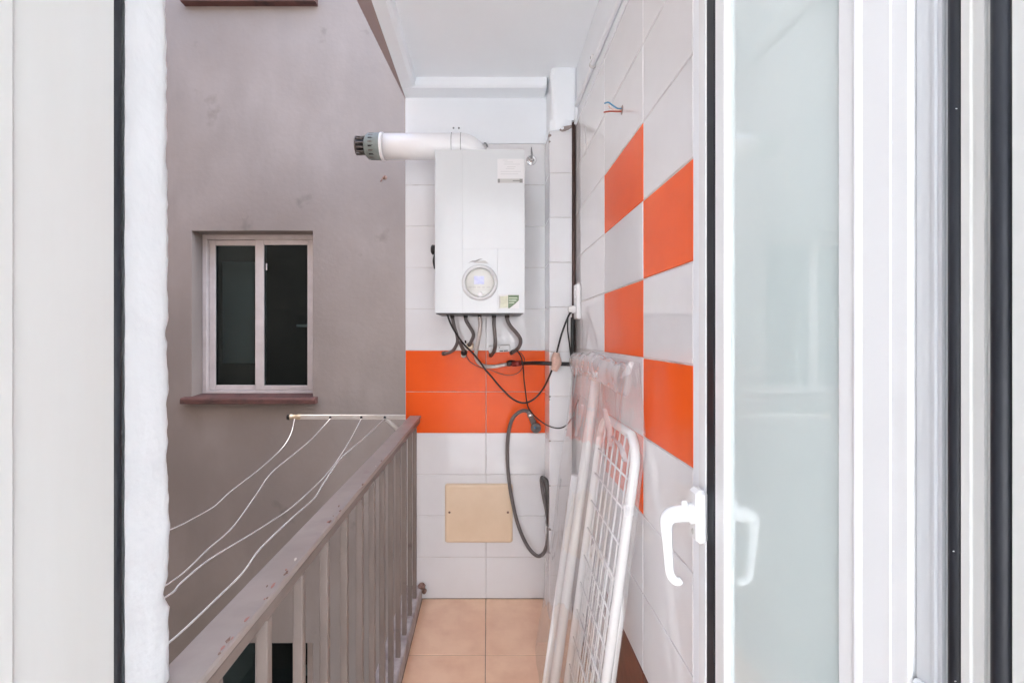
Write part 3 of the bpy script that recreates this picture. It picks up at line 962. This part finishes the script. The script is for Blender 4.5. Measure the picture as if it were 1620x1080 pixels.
for k in range(20):
    a = 2 * math.pi * k / 20
    s = MB()
    rr_ = FR + 0.0024
    ca, sa = math.cos(a), math.sin(a)
    u = Vector((0, ca, sa)); v = Vector((0, -sa, ca))
    c_ = Vector((-0.482, FY, FZ))
    q = [c_ + Vector((-xx, 0, 0)) + u * (rr_ - 0.001 + h) + v * ww for xx in (0.012, 0.046) for ww in (-0.0035, 0.0035) for h in (-0.002, 0.0)]
    s.add(q, [(0, 1, 3, 2), (4, 6, 7, 5), (0, 4, 5, 1), (2, 3, 7, 6), (0, 2, 6, 4), (1, 5, 7, 3)])
    s.build('slot', 'black_plastic' if k % 2 else 'flue_dark', co)
ec = MB()
ec.lathe((-0.552, FY, FZ + 0.004), (-1, 0, 0), [(0.026, -0.004), (0.026, 0.038), (0.0, 0.038)], 20)
ec.build('exhaust_core', 'black_plastic', o_fl)
for k in range(12):
    a = 2 * math.pi * k / 12
    p = Vector((-0.550, FY + 0.037 * math.cos(a), FZ + 0.004 + 0.037 * math.sin(a)))
    MB().tube([p, p + Vector((-0.043, 0, 0))], 0.0048, 6, smooth=False).build('exhaust_fin', 'flue_dark', o_fl)
MB().lathe((-0.588, FY, FZ + 0.004), (-1, 0, 0), [(0.033, 0.0), (0.042, 0.0), (0.042, 0.005), (0.033, 0.005), (0.033, 0.0)], 24).build('exhaust_rim', 'flue_dark', o_fl)
cl = MB()
for x in (W(715, 0, FY).x, W(729.5, 0, FY).x):
    pp = []
    for a in range(-60, 130, 12):
        pp.append((x, FY - math.cos(R(a)) * (FR + 0.0015), FZ + math.sin(R(a)) * (FR + 0.0015)))
    pp.append((x + 0.002, BW - 0.03, FZ + 0.075))
    pp.append((x + 0.006, BW - 0.0005, FZ + 0.078))
    cl.tube(pp, 0.0016, 6, n=3)
cl.build('wire_clip', 'zinc', o_fl)
for x in (717.5, 726):
    p = W(x, 203, BW - 0.001)
    MB().lathe(p, (0, -1, 0), [(0.0045, 0), (0.0045, 0.004), (0.0, 0.006)], 8).build('screw', 'zinc', o_fl)

# chrome stub with rosette
ek = thing('pipe_rosette', W(840, 255, BW), 'round chrome pipe rosette on the wall right of the boiler top', 'rosette')
c_ = W(840.5, 254, BW - 0.001)
MB().lathe(c_, (0, -1, 0), [(0.0245, 0.0), (0.0245, 0.004), (0.021, 0.008), (0.017, 0.004), (0.010, 0.005), (0.009, 0.018), (0.0, 0.020)], 28).build('disc', 'chrome', ek)
MB().tube([c_ + Vector((0, -0.018, 0.0)), c_ + Vector((0, -0.03, 0.018)), c_ + Vector((-0.001, -0.026, 0.036)), c_ + Vector((-0.001, -0.02, 0.056))], [0.006, 0.0055, 0.004, 0.002], 9).build('stub', 'zinc', ek)
sm = MB()
c2 = W(769, 229, BW - 0.001)
sm.tube([c2 + Vector((-0.008, 0, 0.008)), c2 + Vector((0, -0.012, 0)), c2 + Vector((0.008, -0.004, -0.012))], 0.0035, 7)
tag(sm.build('bent_nail', 'zinc'), 'small bent nail in the plaster just above the boiler', 'nail')

# ------------------------------------------------------------------ hoses and cables under the boiler
def Z(x, y, d):
    """from the 9x detail view under the boiler"""
    return W(690 + x / 9.0, 485 + y / 9.0, d)


def hose(name, pts, r, m, label, cat, group=None, fit=True, seg=10):
    root = None
    P = [Vector(p) for p in pts]
    if fit:
        root = thing(name, P[-1], label, cat, group)
        MB().tube(P, r, seg).build('tube', m, root)
        d = (P[1] - P[0]).normalized()
        nut = MB().tube([P[0] - d * 0.004, P[0] + d * 0.022], r * 1.35, 6, smooth=False)
        nut.build('nut', 'black_plastic', root)
        d = (P[-1] - P[-2]).normalized()
        MB().tube([P[-1] - d * 0.02, P[-1] + d * 0.004], r * 1.25, 8, smooth=False).build('wall_fitting', 'hose_dark', root)
        return root
    o = MB().tube(P, r, seg).build(name, m)
    return tag(o, label, cat, group)


G = 'corrugated hoses under the boiler'
hose('flexible_hose', [Z(222, 90, 2.10), Z(240, 200, 2.11), Z(262, 300, 2.12), Z(295, 400, 2.13), Z(300, 510, 2.15), Z(250, 610, 2.19), Z(180, 655, 2.23), Z(105, 668, 2.272)], 0.0078, 'hose_grey', 'grey boiler hose furthest from the corner, curling left into the orange band', 'hose', G)
hose('flexible_hose', [Z(418, 90, 2.12), Z(424, 190, 2.12), Z(470, 275, 2.13), Z(520, 360, 2.14), Z(528, 420, 2.15), Z(495, 500, 2.17), Z(465, 560, 2.21)], 0.0078, 'hose_grey', 'short grey boiler hose ending in a brass union, left of the white hose', 'hose', G)
hose('flexible_hose', [Z(822, 90, 2.12), Z(824, 250, 2.12), Z(838, 420, 2.13), Z(842, 540, 2.15), Z(822, 640, 2.20), Z(778, 690, 2.272)], 0.0085, 'hose_grey', 'straight grey boiler hose passing in front of the small white box', 'hose', G)
hose('flexible_hose', [Z(1005, 90, 2.10), Z(1015, 190, 2.10), Z(1060, 280, 2.11), Z(1140, 370, 2.12), Z(1195, 450, 2.14), Z(1198, 530, 2.16), Z(1150, 610, 2.21), Z(1075, 655, 2.272)], 0.0085, 'hose_grey', 'grey boiler hose nearest the corner, bulging to the right', 'hose', G)
wh = thing('condensate_hose', Z(620, 700, 2.2), 'pale flexible hose hanging from the boiler middle and turning sideways', 'hose')
MB().tube([Z(622, 150, 2.10), Z(626, 250, 2.10), Z(610, 420, 2.12), Z(575, 600, 2.14), Z(565, 700, 2.16), Z(600, 790, 2.18), Z(690, 845, 2.20), Z(830, 850, 2.22), Z(1000, 820, 2.235)], 0.0088, 11).build('tube', 'hose_white', wh)
MB().tube([Z(622, 85, 2.10), Z(622, 190, 2.10)], 0.0085, 8, smooth=False).build('nut', 'black_plastic', wh)
MB().tube([Z(622, 125, 2.092), Z(622, 170, 2.092)], 0.005, 8, smooth=False).build('stub', 'chrome', wh)
# stub drain hose with dark tap and brass union
tp = thing('drain_tap', Z(400, 640, 2.25), 'dark tap with brass union on the tiles under the boiler', 'tap')
MB().tube([Z(335, 500, 2.17), Z(365, 570, 2.19), Z(400, 640, 2.22)], 0.0085, 9).build('body', 'hose_grey', tp)
MB().lathe(Z(402, 650, 2.272), (0, -1, 0), [(0.015, 0.0), (0.015, 0.02), (0.012, 0.05), (0.014, 0.052), (0.014, 0.062), (0.0, 0.064)], 14).build('valve_cap', 'black_plastic', tp)
MB().box(*(lambda c: (c.x - 0.016, c.x + 0.016, c.y - 0.012, BW - 0.0005, c.z - 0.014, c.z + 0.014))(Z(478, 565, 2.21)), 0.004).build('union', 'brass', tp)
MB().tube([Z(415, 480, 2.20), Z(418, 520, 2.20)], 0.004, 7, smooth=False).build('pin', 'black_plastic', tp)
MB().lathe(Z(392, 690, 2.272), (0, -1, 0), [(0.013, 0.0), (0.013, 0.006), (0.0, 0.008)], 12).build('flange', 'bracket_white', tp)
# thermostat box, tilted
jb = thing('junction_box', Z(900, 600, BW), 'small tilted white electrical box on the tiles under the boiler', 'junction box')
c = Z(900, 597, 2.258)
b = MB().box(-0.0515, 0.0515, -0.02, 0.0205, -0.017, 0.017, 0.003)
rot = Matrix.Rotation(R(-4), 3, 'Y')
for i, v in enumerate(b.v):
    b.v[i] = rot @ v + c
b.build('case', 'sticker_white', jb)
for (x0, x1) in ((0.000, 0.016), (0.020, 0.040)):
    b = MB().box(x0, x1, -0.0205, -0.0195, -0.0135, -0.0085)
    for i, v in enumerate(b.v):
        b.v[i] = rot @ v + c
    b.build('slot', 'black_plastic', jb)
b = MB().lathe((0.0, -0.02, 0.006), (0, -1, 0), [(0.003, 0), (0.003, 0.001), (0, 0.001)], 8)
for i, v in enumerate(b.v):
    b.v[i] = rot @ v + c
b.build('screw', 'ink_grey', jb)
# taped pipe run to the corner
bk = thing('insulated_pipe', Z(1400, 805, 2.24), 'black wrapped pipe running level across the orange band to the corner', 'pipe')
MB().tube([Z(1000, 820, 2.236), Z(1100, 815, 2.236), Z(1230, 808, 2.20), W(850, 574, 2.10), W(872, 575, 2.085), W(905, 576, 2.085)], 0.0088, 12).build('tube', 'cable_black', bk)
MB().tube([Z(1020, 815, 2.225), Z(1060, 800, 2.225), Z(1120, 805, 2.222)], 0.014, 10).build('tape_wrap', 'black_plastic', bk)
MB().tube([Z(1095, 815, 2.213), Z(1200, 805, 2.19)], 0.013, 10, smooth=False).build('red_coupling', 'red_plastic', bk)
# big loop cable
lc = thing('power_cable', W(820, 636, 2.2), 'thick black cable looping low below the boiler to the socket', 'cable')
MB().tube([Z(150, 90, 2.08), Z(210, 250, 2.08), Z(290, 390, 2.09), Z(400, 540, 2.11), Z(520, 660, 2.13), Z(620, 780, 2.15), Z(700, 895, 2.16), Z(800, 1010, 2.16),
           W(795, 616, 2.16), W(813, 632, 2.15), W(830, 637, 2.14), W(846, 630, 2.13), W(860, 613, 2.11), W(872, 588, 2.08), W(880, 560, 2.07), W(888, 530, 2.06), W(897, 505, 2.05), W(903, 494, 2.045), W(907, 493, 2.04)], 0.0042, 9).build('cord', 'cable_black', lc)
MB().tube([W(880.5, 558, 2.068), W(879.5, 566, 2.066), W(880.5, 574, 2.066), W(876.5, 586, 2.07)], [0.014, 0.021, 0.022, 0.014], 12).build('tape_bundle', 'tape_pink', lc)
# second thick strand hanging from plug
sc = MB().tube([W(905, 494, 2.05), W(899, 500, 2.055), W(898, 520, 2.065), W(901, 545, 2.075), W(904, 570, 2.08), W(907, 588, 2.07), W(909, 596, 2.06)], 0.0032, 8)
tag(sc.build('hanging_cable', 'cable_black'), 'thin black cable dropping from the plug beside the brown pipe', 'cable')
ts = MB().tube([W(906, 502, 2.09), W(906, 540, 2.088), W(906, 575, 2.085)], 0.0095, 10)
tag(ts.build('cable_sleeve', 'cable_black'), 'black vertical sleeve on the casing corner below the socket', 'sleeve')
th_ = MB().tube([Z(1140, 610, 2.20), Z(1200, 700, 2.16), Z(1228, 790, 2.15), Z(1245, 930, 2.16), W(829, 600, 2.17), W(832, 625, 2.17), W(836, 645, 2.17), W(848, 660, 2.14), W(865, 672, 2.09), W(882, 677, 2.06), W(895, 673, 2.03), W(905, 660, 2.0), W(910, 645, 1.98), W(915, 632, 1.98)], 0.0029, 7)
tag(th_.build('thin_cable', 'cable_black'), 'thin black cable crossing the loop and sagging towards the wrapped rack', 'cable')
t2 = MB().tube([Z(430, 695, 2.262), Z(480, 780, 2.25), Z(600, 850, 2.245), Z(760, 895, 2.245), Z(900, 950, 2.25), Z(1040, 975, 2.25), Z(1170, 940, 2.24), Z(1240, 840, 2.22), Z(1255, 740, 2.22), Z(1200, 650, 2.23)], 0.0018, 6)
tag(t2.build('signal_wire', 'hose_dark'), 'very thin dark wire drooping across the orange band below the pale hose', 'wire')

# ------------------------------------------------------------------ grey washing machine hose and angle valve
def H(x, y, d):
    return W(780 + x / 4.15, 640 + y / 4.15, d)


gh = thing('drain_hose', H(290, 990, 2.2), 'long grey rubber hose hanging in a loop beside the cream panel', 'hose')
MB().tube([H(238, 42, 2.20), H(185, 42, 2.19), H(132, 85, 2.19), H(104, 170, 2.2), H(94, 300, 2.21), H(100, 450, 2.22), H(122, 610, 2.22), H(162, 780, 2.22), H(222, 920, 2.21), H(288, 990, 2.2), H(335, 968, 2.19), H(358, 890, 2.18), H(364, 800, 2.17), H(350, 690, 2.17), H(330, 590, 2.18), H(318, 500, 2.19), H(322, 482, 2.19)], 0.0085, 12).build('tube', 'hose_grey', gh)
MB().tube([H(320, 478, 2.17), H(345, 500, 2.14), H(362, 580, 2.13), H(366, 680, 2.14), H(362, 790, 2.165)], [0.010, 0.0125, 0.014, 0.013, 0.010], 12).build('hooked_end', 'hose_dark', gh)
av = thing('angle_valve', H(280, 150, BW), 'metal angle valve with round knob on the orange tiles', 'valve')
MB().tube([H(232, 40, 2.20), H(250, 80, 2.21), H(268, 120, 2.23)], [0.012, 0.013, 0.014], 10).build('body', 'zinc', av)
MB().tube([H(240, 58, 2.205), H(246, 72, 2.207)], 0.0165, 6, smooth=False).build('nut', 'chrome', av)
MB().tube([H(268, 120, 2.225), H(272, 130, 2.277)], 0.012, 10, smooth=False).build('inlet', 'zinc', av)
MB().lathe(H(280, 150, 2.225), (0, -1, 0.1), [(0.012, -0.03), (0.014, 0.0), (0.0235, 0.002), (0.0245, 0.012), (0.021, 0.017), (0.0, 0.019)], 20).build('knob', 'hose_grey', av)
MB().lathe(H(276, 150, 2.2045), (0, -1, 0.1), [(0.005, -0.002), (0.005, 0.001), (0.0, 0.0012)], 14).build('blue_mark', 'wire_blue', av)

# cream access panel
ap = thing('access_panel', (-0.045, BW, 0.276), 'cream plastic access panel low on the end wall', 'panel')
a0, a1 = W(704, 856, BW), W(811, 764, BW)
pm = MB()
n_ = 8
def rounded(x0, x1, z0, z1, r):
    out = []
    for (cx, cz, s) in ((x1 - r, z1 - r, 0), (x0 + r, z1 - r, 90), (x0 + r, z0 + r, 180), (x1 - r, z0 + r, 270)):
        for k in range(5):
            a = R(s + k * 22.5)
            out.append((cx + r * math.cos(a), cz + r * math.sin(a)))
    return out
lv_ = []
for (ins, d) in ((0.0, 0.0), (0.001, 0.012), (0.005, 0.018), (0.012, 0.020), (0.02, 0.0195)):
    lv_.append([(x, BW - 0.0008 - d, z) for (x, z) in rounded(a0.x + ins, a1.x - ins, a0.z + ins, a1.z - ins, 0.012)])
nn = len(lv_[0])
vs = [p for l in lv_ for p in l]
fs = []
for i in range(len(lv_) - 1):
    for k in range(nn):
        fs.append((i * nn + k, i * nn + (k + 1) % nn, (i + 1) * nn + (k + 1) % nn, (i + 1) * nn + k))
fs.append(tuple((len(lv_) - 1) * nn + k for k in range(nn)))
pm.add(vs, fs)
pm.build('cover', 'cream_plastic', ap)
for px in (711, 803.5):
    MB().lathe(W(px, 810, BW - 0.0202), (0, -1, 0), [(0.0055, 0.0), (0.005, 0.002), (0.0, 0.0022)], 10).build('screw', 'rust', ap)

# ------------------------------------------------------------------ things on the side wall
cd = thing('cable_conduit', (0.386, 1.5, 2.26), 'white round conduit running along the top of the side wall', 'conduit')
MB().tube([(0.386, 0.93, 2.245), (0.386, 1.40, 2.258), (0.386, 1.72, 2.268), (0.386, 1.95, 2.272), (0.386, 2.049, 2.272)], 0.0095, 10, n=4).build('tube', 'plaster', cd)
for y in (1.30, 1.73):
    c = Vector((0.386, y, 2.258 if y < 1.5 else 2.268))
    k = MB().lathe(c, (0, 1, 0), [(0.0115, -0.008), (0.0135, -0.006), (0.0135, 0.006), (0.0115, 0.008)], 14)
    k.box(0.378, 0.3945, y - 0.006, y + 0.006, c.z + 0.010, c.z + 0.034, 0.003)
    k.build('clip', 'handle_white', cd)
    MB().lathe((0.3785, y, c.z + 0.024), (-1, 0, 0), [(0.0045, 0.0), (0.0045, 0.002), (0, 0.0025)], 8).build('nail', 'zinc', cd)
dr = MB().tube([(0.386, 2.049, 2.268), (0.384, 2.045, 2.255), (0.383, 2.043, 2.235), (0.3835, 2.07, 2.20)], 0.0055, 8)
dr.build('tail', 'plaster', cd)

ws = thing('wire_stub', (RW, 1.388, 1.935), 'blue and brown bare wire ends poking out of the side wall', 'wires')
h0 = Vector((RW - 0.0, 1.388, 1.937))
MB().lathe(h0, (-1, 0, 0), [(0.014, 0.0), (0.011, 0.0012), (0.0, 0.0015)], 12).build('hole', 'plaster_dark', ws)
MB().tube([h0 + Vector((0.004, 0, 0.004)), h0 + Vector((-0.012, 0, 0.004)), h0 + Vector((-0.028, 0.0, 0.014)), h0 + Vector((-0.040, 0.0, 0.022)), h0 + Vector((-0.052, 0.0, 0.019))], 0.0022, 7).build('blue_wire', 'wire_blue', ws)
MB().tube([h0 + Vector((0.004, 0, -0.004)), h0 + Vector((-0.014, 0, -0.005)), h0 + Vector((-0.034, 0, -0.004)), h0 + Vector((-0.054, 0, -0.007))], 0.0022, 7).build('brown_wire', 'wire_brown', ws)
MB().tube([h0 + Vector((0.004, 0, 0)), h0 + Vector((-0.018, 0, 0.0)), h0 + Vector((-0.030, 0, 0.003)), h0 + Vector((-0.040, 0, 0.012))], 0.0018, 7).build('earth_wire', 'tape_pink', ws)

so_ = thing('wall_socket', (0.385, 2.035, 1.342), 'white surface socket on the side wall near the corner', 'socket')
MB().box(0.3775, RW - 0.0005, 1.998, 2.075, 1.342, 1.495, 0.004).build('box', 'handle_white', so_)
MB().lathe((0.3775, 2.036, 1.455), (-1, 0, 0), [(0.021, 0.0), (0.021, 0.0012), (0.018, 0.0014), (0.018, -0.0005)], 20).build('outlet_ring', 'sticker_white', so_)
pg = thing('power_plug', (0.36, 2.04, 1.37), 'white plug in the wall socket with black cables', 'plug')
MB().lathe((0.3772, 2.04, 1.385), (-1, 0, 0), [(0.017, 0.0), (0.017, 0.012), (0.013, 0.016), (0.013, 0.026), (0.007, 0.03), (0.0, 0.03)], 16).build('body', 'handle_white', pg)

rp = MB().box(RW - 0.0025, RW - 0.0005, 1.90, 1.906, W(0, 245, 1.9).z, W(0, 200, 1.9).z)
tag(rp.build('trim_strip', 'sticker_white'), 'short thin white vertical strip on upper side wall near the corner', 'strip')

# ------------------------------------------------------------------ wrapped drying rack
def lean(z, off=0.0, y=0.0):
    return 0.248 + 0.133 * z - off


o_dr = thing('drying_rack', (0.26, 1.4, 0.0), 'folded white wire drying rack in clear film leaning on the side wall', 'drying rack')
# tall legs
for (yy, off, z1, nm) in ((1.605, 0.032, 1.14, 'leg'), (1.66, 0.046, 0.78, 'leg')):
    MB().tube([(lean(0, off), yy, 0.012), (lean(z1 * 0.5, off * 0.95), yy, z1 * 0.5), (lean(z1, off * 0.9), yy, z1)], 0.0165, 10, n=4, flat=1.0, flat_axis=(1, 0, 0)).build(nm, 'rack_white', o_dr)
# upper wing: U frame with round corners, rods and cross wires
def wing(y0, y1, z0, z1, off, r, rr, nrods, cross, rod_r=0.0028):
    root = None
    P = [(lean(z0, off), y0, z0), (lean(z1 - 3 * rr, off), y0, z1 - 3 * rr), (lean(z1 - rr, off), y0, z1 - rr)]
    for a in range(15, 90, 15):
        P.append((lean(z1 - rr + rr * math.sin(R(a)), off), y0 + rr - rr * math.cos(R(a)), z1 - rr + rr * math.sin(R(a))))
    P.append((lean(z1, off), y0 + rr, z1))
    P.append((lean(z1, off), y1 - rr, z1))
    for a in range(75, 0, -15):
        P.append((lean(z1 - rr + rr * math.sin(R(a)), off), y1 - rr + rr * math.cos(R(a)), z1 - rr + rr * math.sin(R(a))))
    P += [(lean(z1 - rr, off), y1, z1 - rr), (lean(z1 - 3 * rr, off), y1, z1 - 3 * rr), (lean(z0, off), y1, z0)]
    fr_ = MB().tube(P, r, 10, n=2).build('wing_frame', 'rack_white', o_dr)
    for k in range(nrods):
        yy = y0 + (y1 - y0) * (k + 1) / (nrods + 1)
        MB().tube([(lean(z0 + 0.02, off), yy, z0 + 0.02), (lean(z1, off), yy, z1 - 0.002)], rod_r, 6, smooth=False).build('rod', 'rack_white', fr_)
    for z in cross:
        MB().tube([(lean(z, off + 0.004), y0, z), (lean(z, off + 0.004), y1, z)], rod_r, 6, smooth=False).build('cross_wire', 'rack_white', fr_)
    return fr_


wing(1.198, 1.565, 0.015, 1.008, 0.0, 0.0125, 0.075, 6, [0.10, 0.19, 0.28, 0.37, 0.46, 0.55, 0.64, 0.73, 0.82, 0.90])
wing(1.212, 1.555, 0.012, 0.60, -0.020, 0.009, 0.06, 5, [0.12, 0.24, 0.36, 0.48], 0.0018)
MB().box(lean(0.82) - 0.014, lean(0.82) + 0.012, 1.186, 1.206, 0.815, 0.845, 0.004).build('joint_clip', 'handle_white', o_dr)
MB().lathe((lean(0.83) - 0.013, 1.196, 0.83), (-1, -0.6, 0), [(0.005, 0), (0.004, 0.003), (0, 0.0035)], 8).build('rivet', 'zinc', o_dr)
MB().box(lean(1.14, 0.05), lean(1.14, 0.010), 1.575, 1.63, 1.118, 1.15, 0.006).build('leg_cap', 'rack_white', o_dr)
MB().tube([(lean(0.03, 0.03), 1.20, 0.02), (lean(0.03, 0.03), 1.60, 0.02)], 0.011, 10, smooth=False).build('foot_bar', 'rack_white', o_dr)

# film sleeve
def film():
    nz_, na = 110, 72
    vs, fs = [], []
    for i in range(nz_ + 1):
        z = 0.004 + (1.205 - 0.004) * i / nz_
        u = z / 1.205
        yc = 1.545 + 0.0 * u
        hy_ = 0.385 + 0.02 * (1 - u)
        if z > 1.02:
            hy_ -= 0.0
        hx = 0.040 if z < 1.0 else 0.040 - 0.020 * (z - 1.0) / 0.205
        xc = min(lean(z, 0.016), 0.366)
        for k in range(na):
            a = 2 * math.pi * k / na
            ca, sa = math.cos(a), math.sin(a)
            e = 0.35
            x = math.copysign(abs(ca) ** e, ca) * hx
            y = math.copysign(abs(sa) ** e, sa) * hy_
            # the near edge is pulled in tight along the rack, the far edge hangs loose
            q = Vector((ca * 1.3, y * 5.0, z * 3.2))
            w1 = noise.noise(q) * 0.010 + noise.noise(q * 2.7 + Vector((4, 1, 2))) * 0.004
            fold = abs(noise.noise(Vector((y * 9.0 + z * 3.0, ca, z * 1.3)))) ** 0.6 * 0.010
            X = xc + x + (w1 - fold * 0.5) * (1 if ca < 0 else 0.4)
            Y = yc + y + noise.noise(Vector((sa * 2, 7, z * 4))) * 0.010
            vs.append((min(X, 0.3905), max(Y, 1.168), z))
    for i in range(nz_):
        for k in range(na):
            fs.append((i * na + k, i * na + (k + 1) % na, (i + 1) * na + (k + 1) % na, (i + 1) * na + k))
    return MB().add(vs, fs, True)


o_fm = thing('plastic_film', (0.29, 1.545, 0.004), 'crumpled clear plastic film sleeve around the drying rack', 'plastic film')
film().build('sleeve', 'film', o_fm, recalc=False)
# rolled, taped top and a few hard folds that catch the light
fb = MB()
vs, fs = [], []
ny, nk = 70, 14
for i in range(ny + 1):
    y = 1.215 + (1.925 - 1.215) * i / ny
    for k in range(nk):
        a = 2 * math.pi * k / nk
        q = Vector((y * 16, math.cos(a) * 1.2, math.sin(a) * 1.2))
        r1 = 0.020 + noise.noise(q) * 0.006
        r2 = 0.042 + noise.noise(q + Vector((3, 3, 3))) * 0.010
        vs.append((min(0.352 + math.cos(a) * r1, 0.391), y, 1.165 + math.sin(a) * r2 + 0.006 * math.sin(y * 9)))
for i in range(ny):
    for k in range(nk):
        fs.append((i * nk + k, i * nk + (k + 1) % nk, (i + 1) * nk + (k + 1) % nk, (i + 1) * nk + k))
fb.add(vs, fs, True)
fb.build('rolled_top', 'film_fold', o_fm)


def fold(pts, wid, seed):
    pts = catmull([Vector(p) for p in pts], 6)
    vs, fs = [], []
    n = len(pts)
    for i, p in enumerate(pts):
        t = i / (n - 1)
        wv = wid * (math.sin(math.pi * min(1, t * 1.1 + 0.05)) ** 0.7) + 0.001
        for k in range(7):
            s = (k / 6 - 0.5) * 2
            vs.append(p + Vector((-0.012 * (1 - s * s) + noise.noise(Vector((seed, i * 0.5, k))) * 0.004, s * wv, noise.noise(Vector((seed + 5, i * 0.4, k))) * 0.006)))
    for i in range(n - 1):
        for k in range(6):
            fs.append((i * 7 + k, i * 7 + k + 1, (i + 1) * 7 + k + 1, (i + 1) * 7 + k))
    MB().add(vs, fs, True).build('fold', 'film_fold', o_fm)


fold([W(958, 645, 1.42), W(963, 670, 1.41), W(966, 690, 1.40), W(969, 706, 1.39)], 0.030, 1.0)
fold([W(985, 598, 1.26), W(995, 585, 1.24), W(1003, 572, 1.22)], 0.022, 2.0)
fold([W(923, 640, 1.8), W(917, 665, 1.8), W(913, 690, 1.8)], 0.030, 3.0)
fold([W(972, 690, 1.36), W(984, 706, 1.30), W(993, 730, 1.25)], 0.020, 4.0)

print('objects', len(bpy.data.objects))
